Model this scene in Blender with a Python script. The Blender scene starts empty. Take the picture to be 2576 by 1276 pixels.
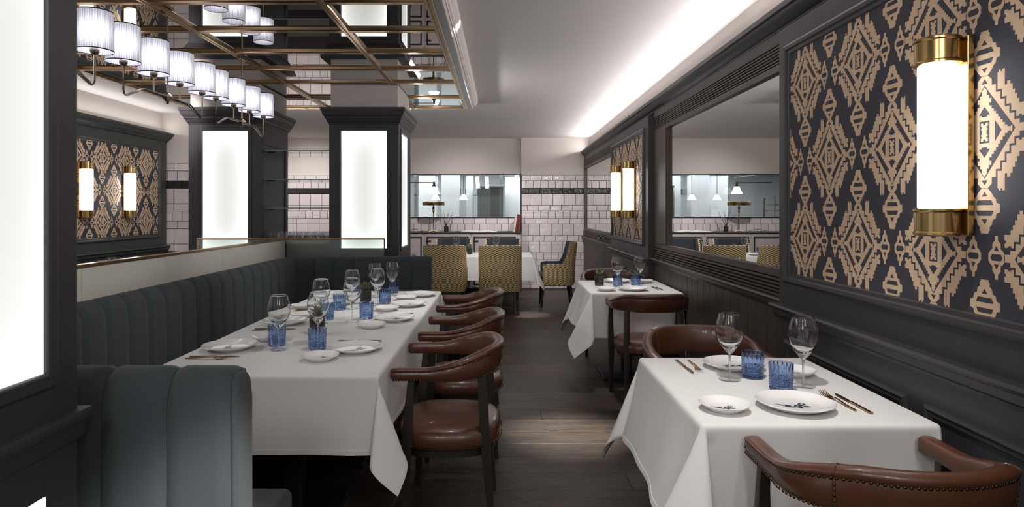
import bpy, math, random
from mathutils import Vector, Matrix

random.seed(7)
PI = math.pi
R = math.radians
sc = bpy.context.scene
COL = sc.collection

# ------------------------------------------------------------------ camera
cam_d = bpy.data.cameras.new('camera')
cam = bpy.data.objects.new('camera', cam_d)
COL.objects.link(cam)
cam.location = (0, 0, 1.4)
cam.rotation_euler = (R(90), 0, 0)
cam_d.sensor_width = 36
cam_d.lens = 1600 / 2576 * 36
cam_d.shift_x = (1288 - 1262) / 2576
cam_d.shift_y = -(638 - 529) / 2576
cam_d.clip_start = 0.05
cam_d.clip_end = 60
sc.camera = cam

# ------------------------------------------------------------------ world, exposure
w = bpy.data.worlds.new('world')
sc.world = w
w.use_nodes = True
w.node_tree.nodes['Background'].inputs[0].default_value = (0.95, 0.96, 1.0, 1)
w.node_tree.nodes['Background'].inputs[1].default_value = 0.55
vs = sc.view_settings
vs.view_transform = 'Standard'
vs.look = 'None'
vs.exposure = 0.0
vs.gamma = 1
vs.use_curve_mapping = False
cy = sc.cycles
cy.max_bounces = 24
cy.diffuse_bounces = 4
cy.glossy_bounces = 5
cy.transmission_bounces = 24
cy.transparent_max_bounces = 28
cy.sample_clamp_indirect = 4
cy.caustics_reflective = False
cy.caustics_refractive = True


def lamp(kind, name, loc, power, color=(1, 1, 1), rot=None, target=None, **kw):
    d = bpy.data.lights.new(name, kind)
    d.energy = power
    d.color = color
    for k, v in kw.items():
        setattr(d, k, v)
    o = bpy.data.objects.new(name, d)
    COL.objects.link(o)
    o.location = loc
    if target is not None:
        o.rotation_euler = (Vector(target) - Vector(loc)).to_track_quat('-Z', 'Y').to_euler()
    elif rot:
        o.rotation_euler = rot
    return o


WARM = (1.0, 0.93, 0.87)
NEUT = (1.0, 0.975, 0.955)
# cove strips behind both cornices
lamp('AREA', 'cove_and_fill_light', (1.50, 5.9, 2.462), 66, (1.0, 0.96, 0.955), rot=(R(180), R(-62), 0), shape='RECTANGLE', size=0.05, size_y=10.6)
lamp('AREA', 'cove_and_fill_light', (-4.46, 4.8, 2.428), 15, NEUT, rot=(R(180), R(38), 0), shape='RECTANGLE', size=0.05, size_y=7.2)
# unseen uplights added on top of the column cornices to brighten the ceiling
for loc, rt, sy_ in (((-0.86, 6.33, 2.372), (R(90), 0, R(-90)), 0.7), ((-1.29, 6.83, 2.372), (R(90), 0, 0), 0.5), ((-2.5, 6.80, 2.372), (R(90), 0, 0), 0.5)):
    e_ = lamp('AREA', 'cove_and_fill_light', loc, 9, NEUT, shape='RECTANGLE', size=sy_, size_y=0.04)
    e_.rotation_euler = (R(115), 0, rt[2])
# ceiling downlights over the aisle and the tables, with added fill spots among them
for (x, y, p, tx, ty, ang, bl) in (
        (0.43, 3.4, 950, 0.42, 3.98, 20, 1.0),
        (0.37, 8.5, 500, 0.37, 8.52, 14, 0.8),
        (0.55, 1.75, 95, 1.0, 2.35, 54, 0.9),
        (0.7, 4.85, 85, 1.05, 5.4, 50, 0.9),
        (-0.3, 2.75, 135, -1.0, 3.3, 62, 0.9),
        (-0.25, 4.2, 125, -0.95, 4.6, 58, 0.9),
        (-0.25, 2.6, 150, -3.6, 3.5, 44, 0.9),  # this and the next: fill added to brighten the partition
        (-0.25, 4.2, 150, -3.6, 5.0, 44, 0.9),
        (-0.3, 8.0, 180, -0.2, 9.5, 52, 0.8),
        (0.9, 8.6, 210, 1.0, 12.2, 70, 0.9),
        (-0.6, 9.2, 170, -0.8, 12.4, 80, 0.9)):
    lamp('SPOT', 'downlight_and_fill_spot', (x, y, 2.67), p, NEUT, target=(tx, ty, 0), spot_size=R(ang), spot_blend=bl, shadow_soft_size=0.06)
for (x, y, p, tgt, ang) in ((-0.35, 1.2, 260, (1.45, 2.7, 1.7), 62), (0.95, 0.25, 950, (-0.80, 1.61, 0.40), 15), (-2.6, 5.2, 160, (-4.4, 7.3, 1.5), 60), (-3.3, 9.6, 130, (-3.4, 11.4, 1.5), 70)):  # added fill for wallpaper and tiles; the second makes the pool on the booth
    lamp('SPOT', 'downlight_and_fill_spot', (x, y, 2.66 if x > -1 else 2.55), p, NEUT, target=tgt, spot_size=R(ang), spot_blend=0.9, shadow_soft_size=0.08)
# added fill strips behind the camera, shaped for crisp highlights in the glasses
for x, p in ((-0.9, 12), (-0.55, 12), (0.55, 12), (0.9, 12)):
    lamp('AREA', 'ceiling_fill', (x, -0.7, 2.55), p, NEUT, target=(x * 1.1, 1.6, 0.4), shape='RECTANGLE', size=0.14, size_y=0.9)
lamp('AREA', 'ceiling_fill', (-3.6, 3.0, 2.55), 30, NEUT, rot=(0, 0, 0), shape='RECTANGLE', size=0.6, size_y=3.0)
lamp('AREA', 'kitchen_lamp', (-1.0, 13.4, 2.35), 165, (0.97, 0.99, 1.0), rot=(0, 0, 0), shape='RECTANGLE', size=4.0, size_y=2.4)


# ------------------------------------------------------------------ materials
def lin(r, g, b):
    f = lambda c: c / 12.92 if c <= 0.04045 else ((c + 0.055) / 1.055) ** 2.4
    return (f(r / 255), f(g / 255), f(b / 255), 1)


class NT:
    def __init__(self, name):
        self.m = bpy.data.materials.new(name)
        self.m.use_nodes = True
        self.t = self.m.node_tree
        self.n = self.t.nodes
        self.n.clear()
        self.out = self.n.new('ShaderNodeOutputMaterial')

    def add(self, typ, **kw):
        nd = self.n.new(typ)
        for k, v in kw.items():
            if k.startswith('i_'):
                nd.inputs[k[2:].replace('_', ' ')].default_value = v
            else:
                setattr(nd, k, v)
        return nd

    def link(self, a, b):
        self.t.links.new(a, b)

    def math(self, op, a, b=None, c=None):
        nd = self.n.new('ShaderNodeMath')
        nd.operation = op
        for i, v in enumerate((a, b, c)):
            if v is None:
                continue
            if isinstance(v, (int, float)):
                nd.inputs[i].default_value = v
            else:
                self.link(v, nd.inputs[i])
        return nd.outputs[0]

    def mix(self, fac, a, b, blend='MIX'):
        nd = self.n.new('ShaderNodeMix')
        nd.data_type = 'RGBA'
        nd.blend_type = blend
        for key, v in ((0, fac), (6, a), (7, b)):
            if isinstance(v, (int, float)):
                nd.inputs[key].default_value = v
            elif isinstance(v, tuple):
                nd.inputs[key].default_value = v
            else:
                self.link(v, nd.inputs[key])
        return nd.outputs[2]


def mat(name, col, rough=0.5, metal=0.0, var=0.0, vscale=6.0, stretch=(1, 1, 1), bump=0.0, bscale=200.0, spec=0.5,
        sheen=0.0, coat=0.0, rand=0.0, bdist=0.002, bstretch=(1, 1, 1), rvar=0.0):
    k = NT(name)
    p = k.add('ShaderNodeBsdfPrincipled')
    k.link(p.outputs[0], k.out.inputs[0])
    p.inputs['Roughness'].default_value = rough
    p.inputs['Metallic'].default_value = metal
    p.inputs['Specular IOR Level'].default_value = spec
    if sheen:
        p.inputs['Sheen Weight'].default_value = sheen
        p.inputs['Sheen Roughness'].default_value = 0.5
    if coat:
        p.inputs['Coat Weight'].default_value = coat
        p.inputs['Coat Roughness'].default_value = 0.08
    tc = k.add('ShaderNodeTexCoord')
    mp = k.add('ShaderNodeMapping')
    mp.inputs['Scale'].default_value = stretch
    k.link(tc.outputs['Object'], mp.inputs[0])
    c = None
    if var or rand:
        nz = k.add('ShaderNodeTexNoise')
        nz.inputs['Scale'].default_value = vscale
        nz.inputs['Detail'].default_value = 5
        k.link(mp.outputs[0], nz.inputs['Vector'])
        fac = k.math('MULTIPLY_ADD', nz.outputs['Fac'], 2 * var, 1 - var)
        if rand:
            oi = k.add('ShaderNodeObjectInfo')
            r2 = k.math('MULTIPLY_ADD', oi.outputs['Random'], 2 * rand, 1 - rand)
            fac = k.math('MULTIPLY', fac, r2)
        vm = k.add('ShaderNodeVectorMath', operation='SCALE')
        vm.inputs[0].default_value = col[:3]
        k.link(fac, vm.inputs['Scale'])
        k.link(vm.outputs[0], p.inputs['Base Color'])
        if rvar:
            k.link(k.math('MULTIPLY_ADD', nz.outputs['Fac'], rvar, rough - rvar / 2), p.inputs['Roughness'])
    else:
        p.inputs['Base Color'].default_value = col
    if bump:
        mp2 = k.add('ShaderNodeMapping')
        mp2.inputs['Scale'].default_value = bstretch
        k.link(tc.outputs['Object'], mp2.inputs[0])
        nb = k.add('ShaderNodeTexNoise')
        nb.inputs['Scale'].default_value = bscale
        nb.inputs['Detail'].default_value = 3
        k.link(mp2.outputs[0], nb.inputs['Vector'])
        b = k.add('ShaderNodeBump')
        b.inputs['Strength'].default_value = bump
        b.inputs['Distance'].default_value = bdist
        k.link(nb.outputs['Fac'], b.inputs['Height'])
        k.link(b.outputs[0], p.inputs['Normal'])
    return k.m


def emit(name, col, strength):
    k = NT(name)
    e = k.add('ShaderNodeEmission')
    e.inputs[0].default_value = col
    e.inputs[1].default_value = strength
    k.link(e.outputs[0], k.out.inputs[0])
    return k.m


def thin_glass(name, tint, edge, ior=1.5, rough=0.0, gcol=(1, 1, 1, 1)):
    """a thin wall of glass: what is behind shows through, Fresnel reflection on top"""
    k = NT(name)
    lw = k.add('ShaderNodeLayerWeight')
    lw.inputs[0].default_value = 0.5
    fac = lw.outputs['Facing']
    tcol = k.mix(k.math('POWER', fac, 2.5), tint, edge)
    tr = k.add('ShaderNodeBsdfTransparent')
    k.link(tcol, tr.inputs[0])
    gl = k.add('ShaderNodeBsdfGlossy')
    gl.inputs['Roughness'].default_value = rough
    gl.inputs['Color'].default_value = gcol
    r0 = ((ior - 1) / (ior + 1)) ** 2
    fr = k.math('MULTIPLY_ADD', k.math('POWER', fac, 5.0), 1 - r0, r0)
    mx = k.add('ShaderNodeMixShader')
    k.link(fr, mx.inputs[0])
    k.link(tr.outputs[0], mx.inputs[1])
    k.link(gl.outputs[0], mx.inputs[2])
    k.link(mx.outputs[0], k.out.inputs[0])
    return k.m


M = {}
M['paint_dark'] = mat('dark_charcoal_paint', lin(53, 51, 54), 0.45, var=0.06, vscale=3, bump=0.15, bscale=90)
M['paint_green'] = mat('dark_green_grey_paint', lin(62, 66, 65), 0.5, var=0.06, vscale=3, bump=0.15, bscale=90)
M['cream'] = mat('warm_white_wall_paint', lin(212, 203, 197), 0.85, var=0.03, vscale=2, bump=0.2, bscale=150)
M['ceil'] = mat('ceiling_paint', lin(228, 223, 221), 0.9, var=0.02, vscale=1.5)
M['wood_dark'] = mat('dark_stained_oak', lin(76, 66, 59), 0.45, var=0.35, vscale=9, stretch=(8, 0.6, 8), bump=0.3, bscale=60, bstretch=(6, 0.4, 6), rand=0.12)
M['board'] = mat('dark_stained_oak_boards', lin(70, 61, 55), 0.5, var=0.35, vscale=9, stretch=(8, 8, 0.5), bump=0.3, bscale=60, bstretch=(6, 6, 0.4), rand=0.16)


def make_plank():
    k = NT('smoked_oak_flooring')
    tc = k.add('ShaderNodeTexCoord')
    oi = k.add('ShaderNodeObjectInfo')
    off = k.add('ShaderNodeCombineXYZ')
    k.link(k.math('MULTIPLY', oi.outputs['Random'], 37.0), off.inputs[0])
    k.link(k.math('MULTIPLY', oi.outputs['Random'], 91.0), off.inputs[1])
    ad = k.add('ShaderNodeVectorMath', operation='ADD')
    k.link(tc.outputs['Object'], ad.inputs[0])
    k.link(off.outputs[0], ad.inputs[1])
    def noise(sx, sy, sc_, det, dist):
        mp = k.add('ShaderNodeMapping')
        mp.inputs['Scale'].default_value = (sx, sy, 1)
        k.link(ad.outputs[0], mp.inputs[0])
        n_ = k.add('ShaderNodeTexNoise')
        n_.inputs['Scale'].default_value = sc_
        n_.inputs['Detail'].default_value = det
        n_.inputs['Distortion'].default_value = dist
        k.link(mp.outputs[0], n_.inputs['Vector'])
        return n_.outputs['Fac']
    broad = noise(1.0, 4.0, 2.2, 4, 0.8)
    grain = noise(1.4, 26.0, 7.0, 6, 1.2)
    rings_ = k.math('FRACT', k.math('MULTIPLY', noise(1.0, 7.0, 1.6, 2, 0.4), 11.0))
    f = k.math('ADD', k.math('MULTIPLY', grain, 0.6), k.math('ADD', k.math('MULTIPLY', broad, 0.5), k.math('MULTIPLY', rings_, 0.16)))
    f = k.math('SUBTRACT', f, 0.16)
    rp = k.add('ShaderNodeValToRGB')
    k.link(f, rp.inputs[0])
    cr = rp.color_ramp
    cr.elements[0].position = 0.22
    cr.elements[0].color = lin(32, 27, 25)
    cr.elements[1].position = 0.72
    cr.elements[1].color = lin(88, 76, 66)
    vm = k.add('ShaderNodeVectorMath', operation='SCALE')
    k.link(rp.outputs[0], vm.inputs[0])
    k.link(k.math('MULTIPLY_ADD', oi.outputs['Random'], 0.55, 0.7), vm.inputs['Scale'])
    p = k.add('ShaderNodeBsdfPrincipled')
    k.link(vm.outputs[0], p.inputs['Base Color'])
    p.inputs['Specular IOR Level'].default_value = 0.32
    k.link(k.math('MULTIPLY_ADD', grain, -0.25, 0.58), p.inputs['Roughness'])
    bp_ = k.add('ShaderNodeBump')
    bp_.inputs['Strength'].default_value = 0.35
    bp_.inputs['Distance'].default_value = 0.002
    k.link(grain, bp_.inputs['Height'])
    k.link(bp_.outputs[0], p.inputs['Normal'])
    k.link(p.outputs[0], k.out.inputs[0])
    return k.m


M['plank'] = make_plank()
M['subfloor'] = mat('floor_base', lin(30, 26, 24), 0.8)
M['leg'] = mat('ebonised_wood', lin(40, 32, 28), 0.42, var=0.2, vscale=10, stretch=(5, 5, 0.5))
M['leather'] = mat('tan_brown_leather', lin(84, 49, 33), 0.36, var=0.30, vscale=4, bump=0.16, bscale=420, coat=0.15, bdist=0.001)
M['nail'] = mat('antique_bronze_nailheads', lin(84, 72, 58), 0.34, 1.0)
M['linen'] = mat('white_linen', lin(223, 221, 219), 0.9, var=0.02, vscale=8, bump=0.10, bscale=1600, sheen=0.15)
M['teal'] = mat('blue_grey_wool_upholstery', lin(57, 64, 67), 0.9, var=0.08, vscale=30, bump=0.3, bscale=1100, sheen=0.1)
M['navy'] = mat('dark_navy_upholstery', lin(40, 44, 52), 0.85, var=0.1, vscale=30, bump=0.4, bscale=700, sheen=0.2)
M['brass'] = mat('aged_brass', lin(172, 146, 100), 0.24, 1.0, var=0.12, vscale=6, stretch=(1, 1, 0.2))
M['bronze'] = mat('brushed_bronze', lin(178, 147, 114), 0.22, 1.0, var=0.12, vscale=8)
M['nickel'] = mat('antique_nickel', lin(150, 138, 124), 0.25, 1.0)
M['gold'] = mat('brushed_gold_cutlery', lin(166, 128, 82), 0.27, 1.0)
M['mirror'] = mat('grey_mirror_glass', lin(205, 205, 202), 0.015, 1.0)
M['mirror2'] = mat('clear_mirror_glass', lin(236, 236, 236), 0.01, 1.0)
M['steel'] = mat('brushed_steel', lin(150, 152, 154), 0.3, 1.0)
M['steel_dark'] = mat('dark_steel', lin(82, 84, 84), 0.4, 0.8)
M['porcelain'] = mat('white_porcelain', lin(238, 236, 234), 0.12, coat=0.3)
M['ink'] = mat('navy_print', lin(44, 46, 66), 0.2)
M['black'] = mat('matt_black', lin(26, 24, 25), 0.5)
M['mauve'] = mat('mauve_grey_paint', lin(176, 166, 168), 0.6)
M['soil'] = mat('potting_soil', lin(58, 50, 40), 0.95, var=0.5, vscale=90, bump=1.0, bscale=120, bdist=0.01)
M['leaf'] = mat('succulent_green', lin(112, 130, 88), 0.5, var=0.2, vscale=20, rand=0.15)
M['leaf2'] = mat('succulent_dusky', lin(92, 92, 70), 0.5, var=0.2, vscale=20, rand=0.15)
M['twig'] = mat('dark_twig', lin(42, 38, 34), 0.7)
M['paper'] = mat('book_pages', lin(232, 230, 226), 0.8)
M['red'] = mat('red_cloth_cover', lin(110, 34, 34), 0.6)
M['beigebook'] = mat('beige_paper_cover', lin(206, 192, 176), 0.6)
M['steel_wall'] = mat('brushed_steel_cladding', lin(178, 181, 183), 0.4, 0.3)
M['white'] = mat('white_gloss', lin(232, 236, 240), 0.25)
M['panelcream'] = mat('cream_satin_panel', lin(228, 225, 214), 0.38, var=0.02)
M['wp_dark'] = mat('wallpaper_navy', lin(58, 57, 66), 0.75, bump=0.1, bscale=900)
M['wp_cream'] = mat('wallpaper_sand', lin(214, 184, 154), 0.75, bump=0.1, bscale=900)
M['grout'] = mat('dark_grout', lin(44, 36, 36), 0.9)
M['tile'] = mat('glazed_pinkish_white_tile', lin(220, 210, 211), 0.06, spec=0.8, coat=0.4, var=0.05, vscale=6, rand=0.07, bump=1.0, bscale=13, bdist=0.010)
M['tile_black'] = mat('glazed_black_tile', lin(48, 44, 46), 0.07, rand=0.15, bump=0.8, bscale=12, bdist=0.008)
M['glass'] = thin_glass('clear_stemware_glass', (0.985, 0.985, 0.985, 1), (0.84, 0.85, 0.86, 1), 1.5)
def solid_glass(name, col, rough=0.0, ior=1.46, clear=0.0):
    k = NT(name)
    g = k.add('ShaderNodeBsdfGlass')
    g.inputs['Color'].default_value = col
    g.inputs['Roughness'].default_value = rough
    g.inputs['IOR'].default_value = ior
    if clear:
        tr = k.add('ShaderNodeBsdfTransparent')
        tr.inputs[0].default_value = col
        mx = k.add('ShaderNodeMixShader')
        mx.inputs[0].default_value = clear
        k.link(g.outputs[0], mx.inputs[1])
        k.link(tr.outputs[0], mx.inputs[2])
        k.link(mx.outputs[0], k.out.inputs[0])
    else:
        k.link(g.outputs[0], k.out.inputs[0])
    return k.m


M['stem'] = solid_glass('clear_crystal_stem', (0.99, 0.992, 0.992, 1), clear=0.3)
M['crystal'] = solid_glass('clear_crystal', (0.995, 0.996, 0.996, 1), ior=1.38)
M['footglass'] = thin_glass('clear_foot_glass', (0.99, 0.99, 0.99, 1), (0.93, 0.94, 0.94, 1), 1.5)
M['pot'] = thin_glass('pressed_clear_glass', (0.86, 0.88, 0.86, 1), (0.45, 0.47, 0.45, 1), 1.55, 0.04)
M['blue'] = solid_glass('cobalt_blue_glass', (0.77, 0.845, 0.97, 1), 0.0, 1.48, clear=0.1)
M['shelfglass'] = thin_glass('greenish_shelf_glass', (0.9, 0.95, 0.93, 1), (0.45, 0.6, 0.56, 1), 1.5)
M['glassedge'] = mat('green_glass_edge', lin(128, 152, 148), 0.15)
M['pane'] = thin_glass('window_glass', (0.93, 0.95, 0.95, 1), (0.8, 0.84, 0.84, 1), 1.5)
M['tube'] = emit('opal_sconce_glass', (1.0, 0.985, 0.97, 1), 8.0)
M['lampshade_white'] = emit('opal_lamp_shade', (1.0, 0.97, 0.93, 1), 1.8)


def make_frosted():
    k = NT('frosted_green_glass')
    rf = k.add('ShaderNodeBsdfRefraction')
    rf.inputs['Color'].default_value = (0.90, 0.95, 0.92, 1)
    rf.inputs['Roughness'].default_value = 0.32
    rf.inputs['IOR'].default_value = 1.06
    gl = k.add('ShaderNodeBsdfGlossy')
    gl.inputs['Roughness'].default_value = 0.3
    df = k.add('ShaderNodeBsdfDiffuse')
    df.inputs[0].default_value = (0.55, 0.6, 0.57, 1)
    m1 = k.add('ShaderNodeMixShader')
    m1.inputs[0].default_value = 0.16
    k.link(rf.outputs[0], m1.inputs[1])
    k.link(gl.outputs[0], m1.inputs[2])
    m2 = k.add('ShaderNodeMixShader')
    m2.inputs[0].default_value = 0.10
    k.link(m1.outputs[0], m2.inputs[1])
    k.link(df.outputs[0], m2.inputs[2])
    k.link(m2.outputs[0], k.out.inputs[0])
    return k.m


M['frosted'] = make_frosted()


def make_lightpanel(name, hw, hh, edge, centre, fall):
    """edge-lit opal sheet: brightest along the LED strips at its rim.  Local x / z of the sheet object."""
    k = NT(name)
    tc = k.add('ShaderNodeTexCoord')
    sp = k.add('ShaderNodeSeparateXYZ')
    k.link(tc.outputs['Object'], sp.inputs[0])
    dx = k.math('SUBTRACT', hw, k.math('ABSOLUTE', sp.outputs[0]))
    dz = k.math('SUBTRACT', hh, k.math('ABSOLUTE', sp.outputs[2]))
    ex = k.math('POWER', 2.718, k.math('MULTIPLY', dx, -1 / fall))
    ez = k.math('POWER', 2.718, k.math('MULTIPLY', dz, -1 / fall))
    s = k.math('ADD', k.math('MULTIPLY', k.math('ADD', ex, ez), edge), centre)
    e = k.add('ShaderNodeEmission')
    e.inputs[0].default_value = (0.985, 1.0, 0.97, 1)
    k.link(s, e.inputs[1])
    k.link(e.outputs[0], k.out.inputs[0])
    return k.m


M['lightpanel'] = make_lightpanel('edge_lit_opal_panel', 0.22, 0.556, 0.9, 0.78, 0.075)
M['lightpanel_side'] = make_lightpanel('edge_lit_opal_panel_narrow', 0.27, 0.556, 0.9, 0.78, 0.075)
M['lightpanel_low'] = make_lightpanel('edge_lit_opal_panel_low', 0.444, 0.30, 0.9, 0.78, 0.075)


M['lightpanel_wide'] = make_lightpanel('edge_lit_opal_panel_wide', 0.444, 0.556, 0.32, 0.76, 0.12)


def make_shade():
    k = NT('pleated_organza_shade')
    tc = k.add('ShaderNodeTexCoord')
    sp = k.add('ShaderNodeSeparateXYZ')
    k.link(tc.outputs['Object'], sp.inputs[0])
    an = k.math('ARCTAN2', sp.outputs[1], sp.outputs[0])
    wv = k.math('SINE', k.math('MULTIPLY', an, 46.0))
    wv2 = k.math('SINE', k.math('MULTIPLY', an, 17.0))
    pl = k.math('ADD', k.math('MULTIPLY', wv, 0.26), k.math('MULTIPLY', wv2, 0.12))
    zz = k.math('SUBTRACT', sp.outputs[2], 0.085)
    g = k.math('POWER', 2.718, k.math('MULTIPLY', k.math('MULTIPLY', zz, zz), -1 / (2 * 0.042 ** 2)))
    lw = k.add('ShaderNodeLayerWeight')
    lw.inputs[0].default_value = 0.5
    fc = k.math('POWER', k.math('SUBTRACT', 1.0, lw.outputs['Facing']), 2.2)
    s = k.math('ADD', 0.36, k.math('MULTIPLY', k.math('MULTIPLY', g, fc), 2.1))
    s = k.math('MULTIPLY', s, k.math('ADD', 0.95, pl))
    e = k.add('ShaderNodeEmission')
    e.inputs[0].default_value = (0.9, 0.89, 1.0, 1)
    k.link(s, e.inputs[1])
    df = k.add('ShaderNodeBsdfDiffuse')
    df.inputs[0].default_value = (0.35, 0.34, 0.4, 1)
    ad = k.add('ShaderNodeAddShader')
    k.link(e.outputs[0], ad.inputs[0])
    k.link(df.outputs[0], ad.inputs[1])
    k.link(ad.outputs[0], k.out.inputs[0])
    return k.m


M['shade'] = make_shade()


def make_weave():
    """gold and brown scalloped weave of the armchairs, in the chair's own x, y, z"""
    k = NT('gold_scallop_weave')
    tc = k.add('ShaderNodeTexCoord')
    sp = k.add('ShaderNodeSeparateXYZ')
    k.link(tc.outputs['Object'], sp.inputs[0])
    u = k.math('ADD', sp.outputs[0], k.math('MULTIPLY', k.math('SIGN', sp.outputs[0]), sp.outputs[1]))
    cs = k.math('COSINE', k.math('MULTIPLY', u, 2 * PI / 0.068))
    cs = k.math('MULTIPLY', k.math('SIGN', cs), k.math('POWER', k.math('ABSOLUTE', cs), 0.22))
    v = k.math('ADD', sp.outputs[2], k.math('MULTIPLY', cs, 0.0072))
    f = k.math('FRACT', k.math('DIVIDE', v, 0.0287))
    rp = k.add('ShaderNodeValToRGB')
    k.link(f, rp.inputs[0])
    cr = rp.color_ramp
    cr.interpolation = 'CONSTANT'
    cr.elements[0].position = 0.0
    cr.elements[0].color = lin(52, 42, 42)
    cr.elements[1].position = 0.21
    cr.elements[1].color = lin(158, 122, 80)
    for pos, c in ((0.36, lin(238, 216, 164)), (0.88, lin(196, 162, 108))):
        e = cr.elements.new(pos)
        e.color = c
    p = k.add('ShaderNodeBsdfPrincipled')
    p.inputs['Roughness'].default_value = 0.75
    k.link(rp.outputs[0], p.inputs['Base Color'])
    k.link(p.outputs[0], k.out.inputs[0])
    return k.m


M['weave'] = make_weave()


# ------------------------------------------------------------------ mesh builder
class MB:
    def __init__(self):
        self.v, self.f, self.mi = [], [], []

    def face(self, idx, m=0):
        self.f.append(tuple(idx))
        self.mi.append(m)

    def bx(self, x0, x1, y0, y1, z0, z1, m=0):
        b = len(self.v)
        self.v += [(x, y, z) for z in (z0, z1) for y in (y0, y1) for x in (x0, x1)]
        for q in ((0, 2, 3, 1), (4, 5, 7, 6), (0, 1, 5, 4), (2, 6, 7, 3), (0, 4, 6, 2), (1, 3, 7, 5)):
            self.face([b + i for i in q], m)
        return self

    def cb(self, cx, cyy, cz, sx, sy, sz, m=0):
        return self.bx(cx - sx / 2, cx + sx / 2, cyy - sy / 2, cyy + sy / 2, cz - sz / 2, cz + sz / 2, m)

    def rings(self, rings, closed=True, cap0=True, cap1=True, m=0):
        b = len(self.v)
        n = len(rings[0])
        for r in rings:
            self.v += [tuple(p) for p in r]
        for i in range(len(rings) - 1):
            for j in range(n if closed else n - 1):
                j2 = (j + 1) % n
                self.face((b + i * n + j, b + i * n + j2, b + (i + 1) * n + j2, b + (i + 1) * n + j), m)
        if closed and cap0:
            self.face([b + j for j in range(n)][::-1], m)
        if closed and cap1:
            self.face([b + (len(rings) - 1) * n + j for j in range(n)], m)
        return self

    def lathe(self, prof, n=24, c=(0, 0, 0), m=0, cap=True):
        rs = []
        for r, z in prof:
            r = max(r, 1e-5)
            rs.append([(c[0] + r * math.cos(2 * PI * j / n), c[1] + r * math.sin(2 * PI * j / n), c[2] + z) for j in range(n)])
        return self.rings(rs, True, cap, cap, m)

    def tube(self, pts, r, n=10, m=0, cap=True, sq=False):
        pts = [Vector(p) for p in pts]
        rr = r if isinstance(r, (list, tuple)) else [r] * len(pts)
        up = None
        rings = []
        for i, p in enumerate(pts):
            a = pts[max(i - 1, 0)]
            c = pts[min(i + 1, len(pts) - 1)]
            t = (c - a).normalized()
            if up is None:
                up = Vector((1, 0, 0)) if abs(t.x) < 0.9 else Vector((0, 1, 0))
            s = t.cross(up)
            if s.length < 1e-6:
                up = Vector((0, 0, 1))
                s = t.cross(up)
            s.normalize()
            up = s.cross(t).normalized()
            ring = []
            for j in range(n):
                an = 2 * PI * (j + 0.5) / n
                k = 1.0
                if sq:
                    k = 1 / max(abs(math.cos(an)), abs(math.sin(an))) ** 0.75
                ring.append(p + (s * math.cos(an) + up * math.sin(an)) * rr[i] * k)
            rings.append(ring)
        return self.rings(rings, True, cap, cap, m)

    def prism(self, poly, axis, a0, a1, m=0):
        """extrude a 2-D outline: axis 'y' -> outline in (x,z); 'x' -> (y,z); 'z' -> (x,y)"""
        def P(u, v, a):
            return (u, a, v) if axis == 'y' else ((a, u, v) if axis == 'x' else (u, v, a))
        return self.rings([[P(u, v, a0) for u, v in poly], [P(u, v, a1) for u, v in poly]], True, True, True, m)

    def ball(self, c, r, n=8, k=5, sx=1, sy=1, sz=1, m=0):
        rs = []
        for i in range(k + 1):
            ph = PI * i / k - PI / 2
            q = max(math.cos(ph), 1e-3)
            rs.append([(c[0] + sx * r * q * math.cos(2 * PI * j / n), c[1] + sy * r * q * math.sin(2 * PI * j / n), c[2] + sz * r * math.sin(ph)) for j in range(n)])
        return self.rings(rs, True, True, True, m)

    def mesh(self, name, mats, smooth=35):
        me = bpy.data.meshes.new(name)
        me.from_pydata(self.v, [], self.f)
        for mm in (mats if isinstance(mats, (list, tuple)) else [mats]):
            me.materials.append(mm)
        if any(self.mi):
            me.polygons.foreach_set('material_index', self.mi)
        if smooth:
            me.polygons.foreach_set('use_smooth', [True] * len(me.polygons))
            me.set_sharp_from_angle(angle=R(smooth))
        me.update()
        return me

    def build(self, name, mats, parent=None, smooth=35, bevel=0.0, seg=2, loc=None, world=False, kind=None, label=None):
        if world and parent is not None:
            ox, oy, oz = parent.location
            self.v = [(x - ox, y - oy, z - oz) for x, y, z in self.v]
        o = bpy.data.objects.new(name, self.mesh(name, mats, smooth))
        COL.objects.link(o)
        if parent is not None:
            o.parent = parent
        if loc:
            o.location = loc
        if bevel:
            b = o.modifiers.new('edge', 'BEVEL')
            b.width = bevel
            b.segments = seg
            b.limit_method = 'ANGLE'
            b.angle_limit = R(40)
        if kind:
            o['kind'] = kind
        if label:
            o['label'] = label
        return o


def tag(o, label, cat, group=None):
    o['label'] = label
    o['category'] = cat
    if group:
        o['group'] = group
    return o


def thing(name, label, cat, loc=(0, 0, 0), rz=0.0, group=None):
    o = bpy.data.objects.new(name, None)
    COL.objects.link(o)
    o.location = loc
    o.rotation_euler = (0, 0, rz)
    o.empty_display_size = 0.1
    return tag(o, label, cat, group)


def struct(name, mb, m, **kw):
    o = mb.build(name, m, **kw)
    o['kind'] = 'structure'
    return o


KIDS = {}


def kids(o):
    return [c for c in o.children]


def dup(root, loc, rz, label, group=None):
    r = root.copy()
    COL.objects.link(r)
    r.location = loc
    r.rotation_euler = (0, 0, rz)
    r['label'] = label
    if group:
        r['group'] = group
    for ch in kids(root):
        c = ch.copy()
        COL.objects.link(c)
        c.parent = r
        for g in kids(ch):
            d = g.copy()
            COL.objects.link(d)
            d.parent = c
    return r


def obj(name, me, parent, loc=(0, 0, 0), rot=(0, 0, 0), label=None):
    o = bpy.data.objects.new(name, me)
    COL.objects.link(o)
    o.parent = parent
    o.location = loc
    o.rotation_euler = rot
    if label:
        o['label'] = label
    return o


# ================================================================== STRUCTURE
CEIL = 2.69
MIR = 2.586
XF, XM, XW = 1.40, 1.475, 1.571        # pilaster face, mirror plane, upper right wall
YB = 11.31

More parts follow.
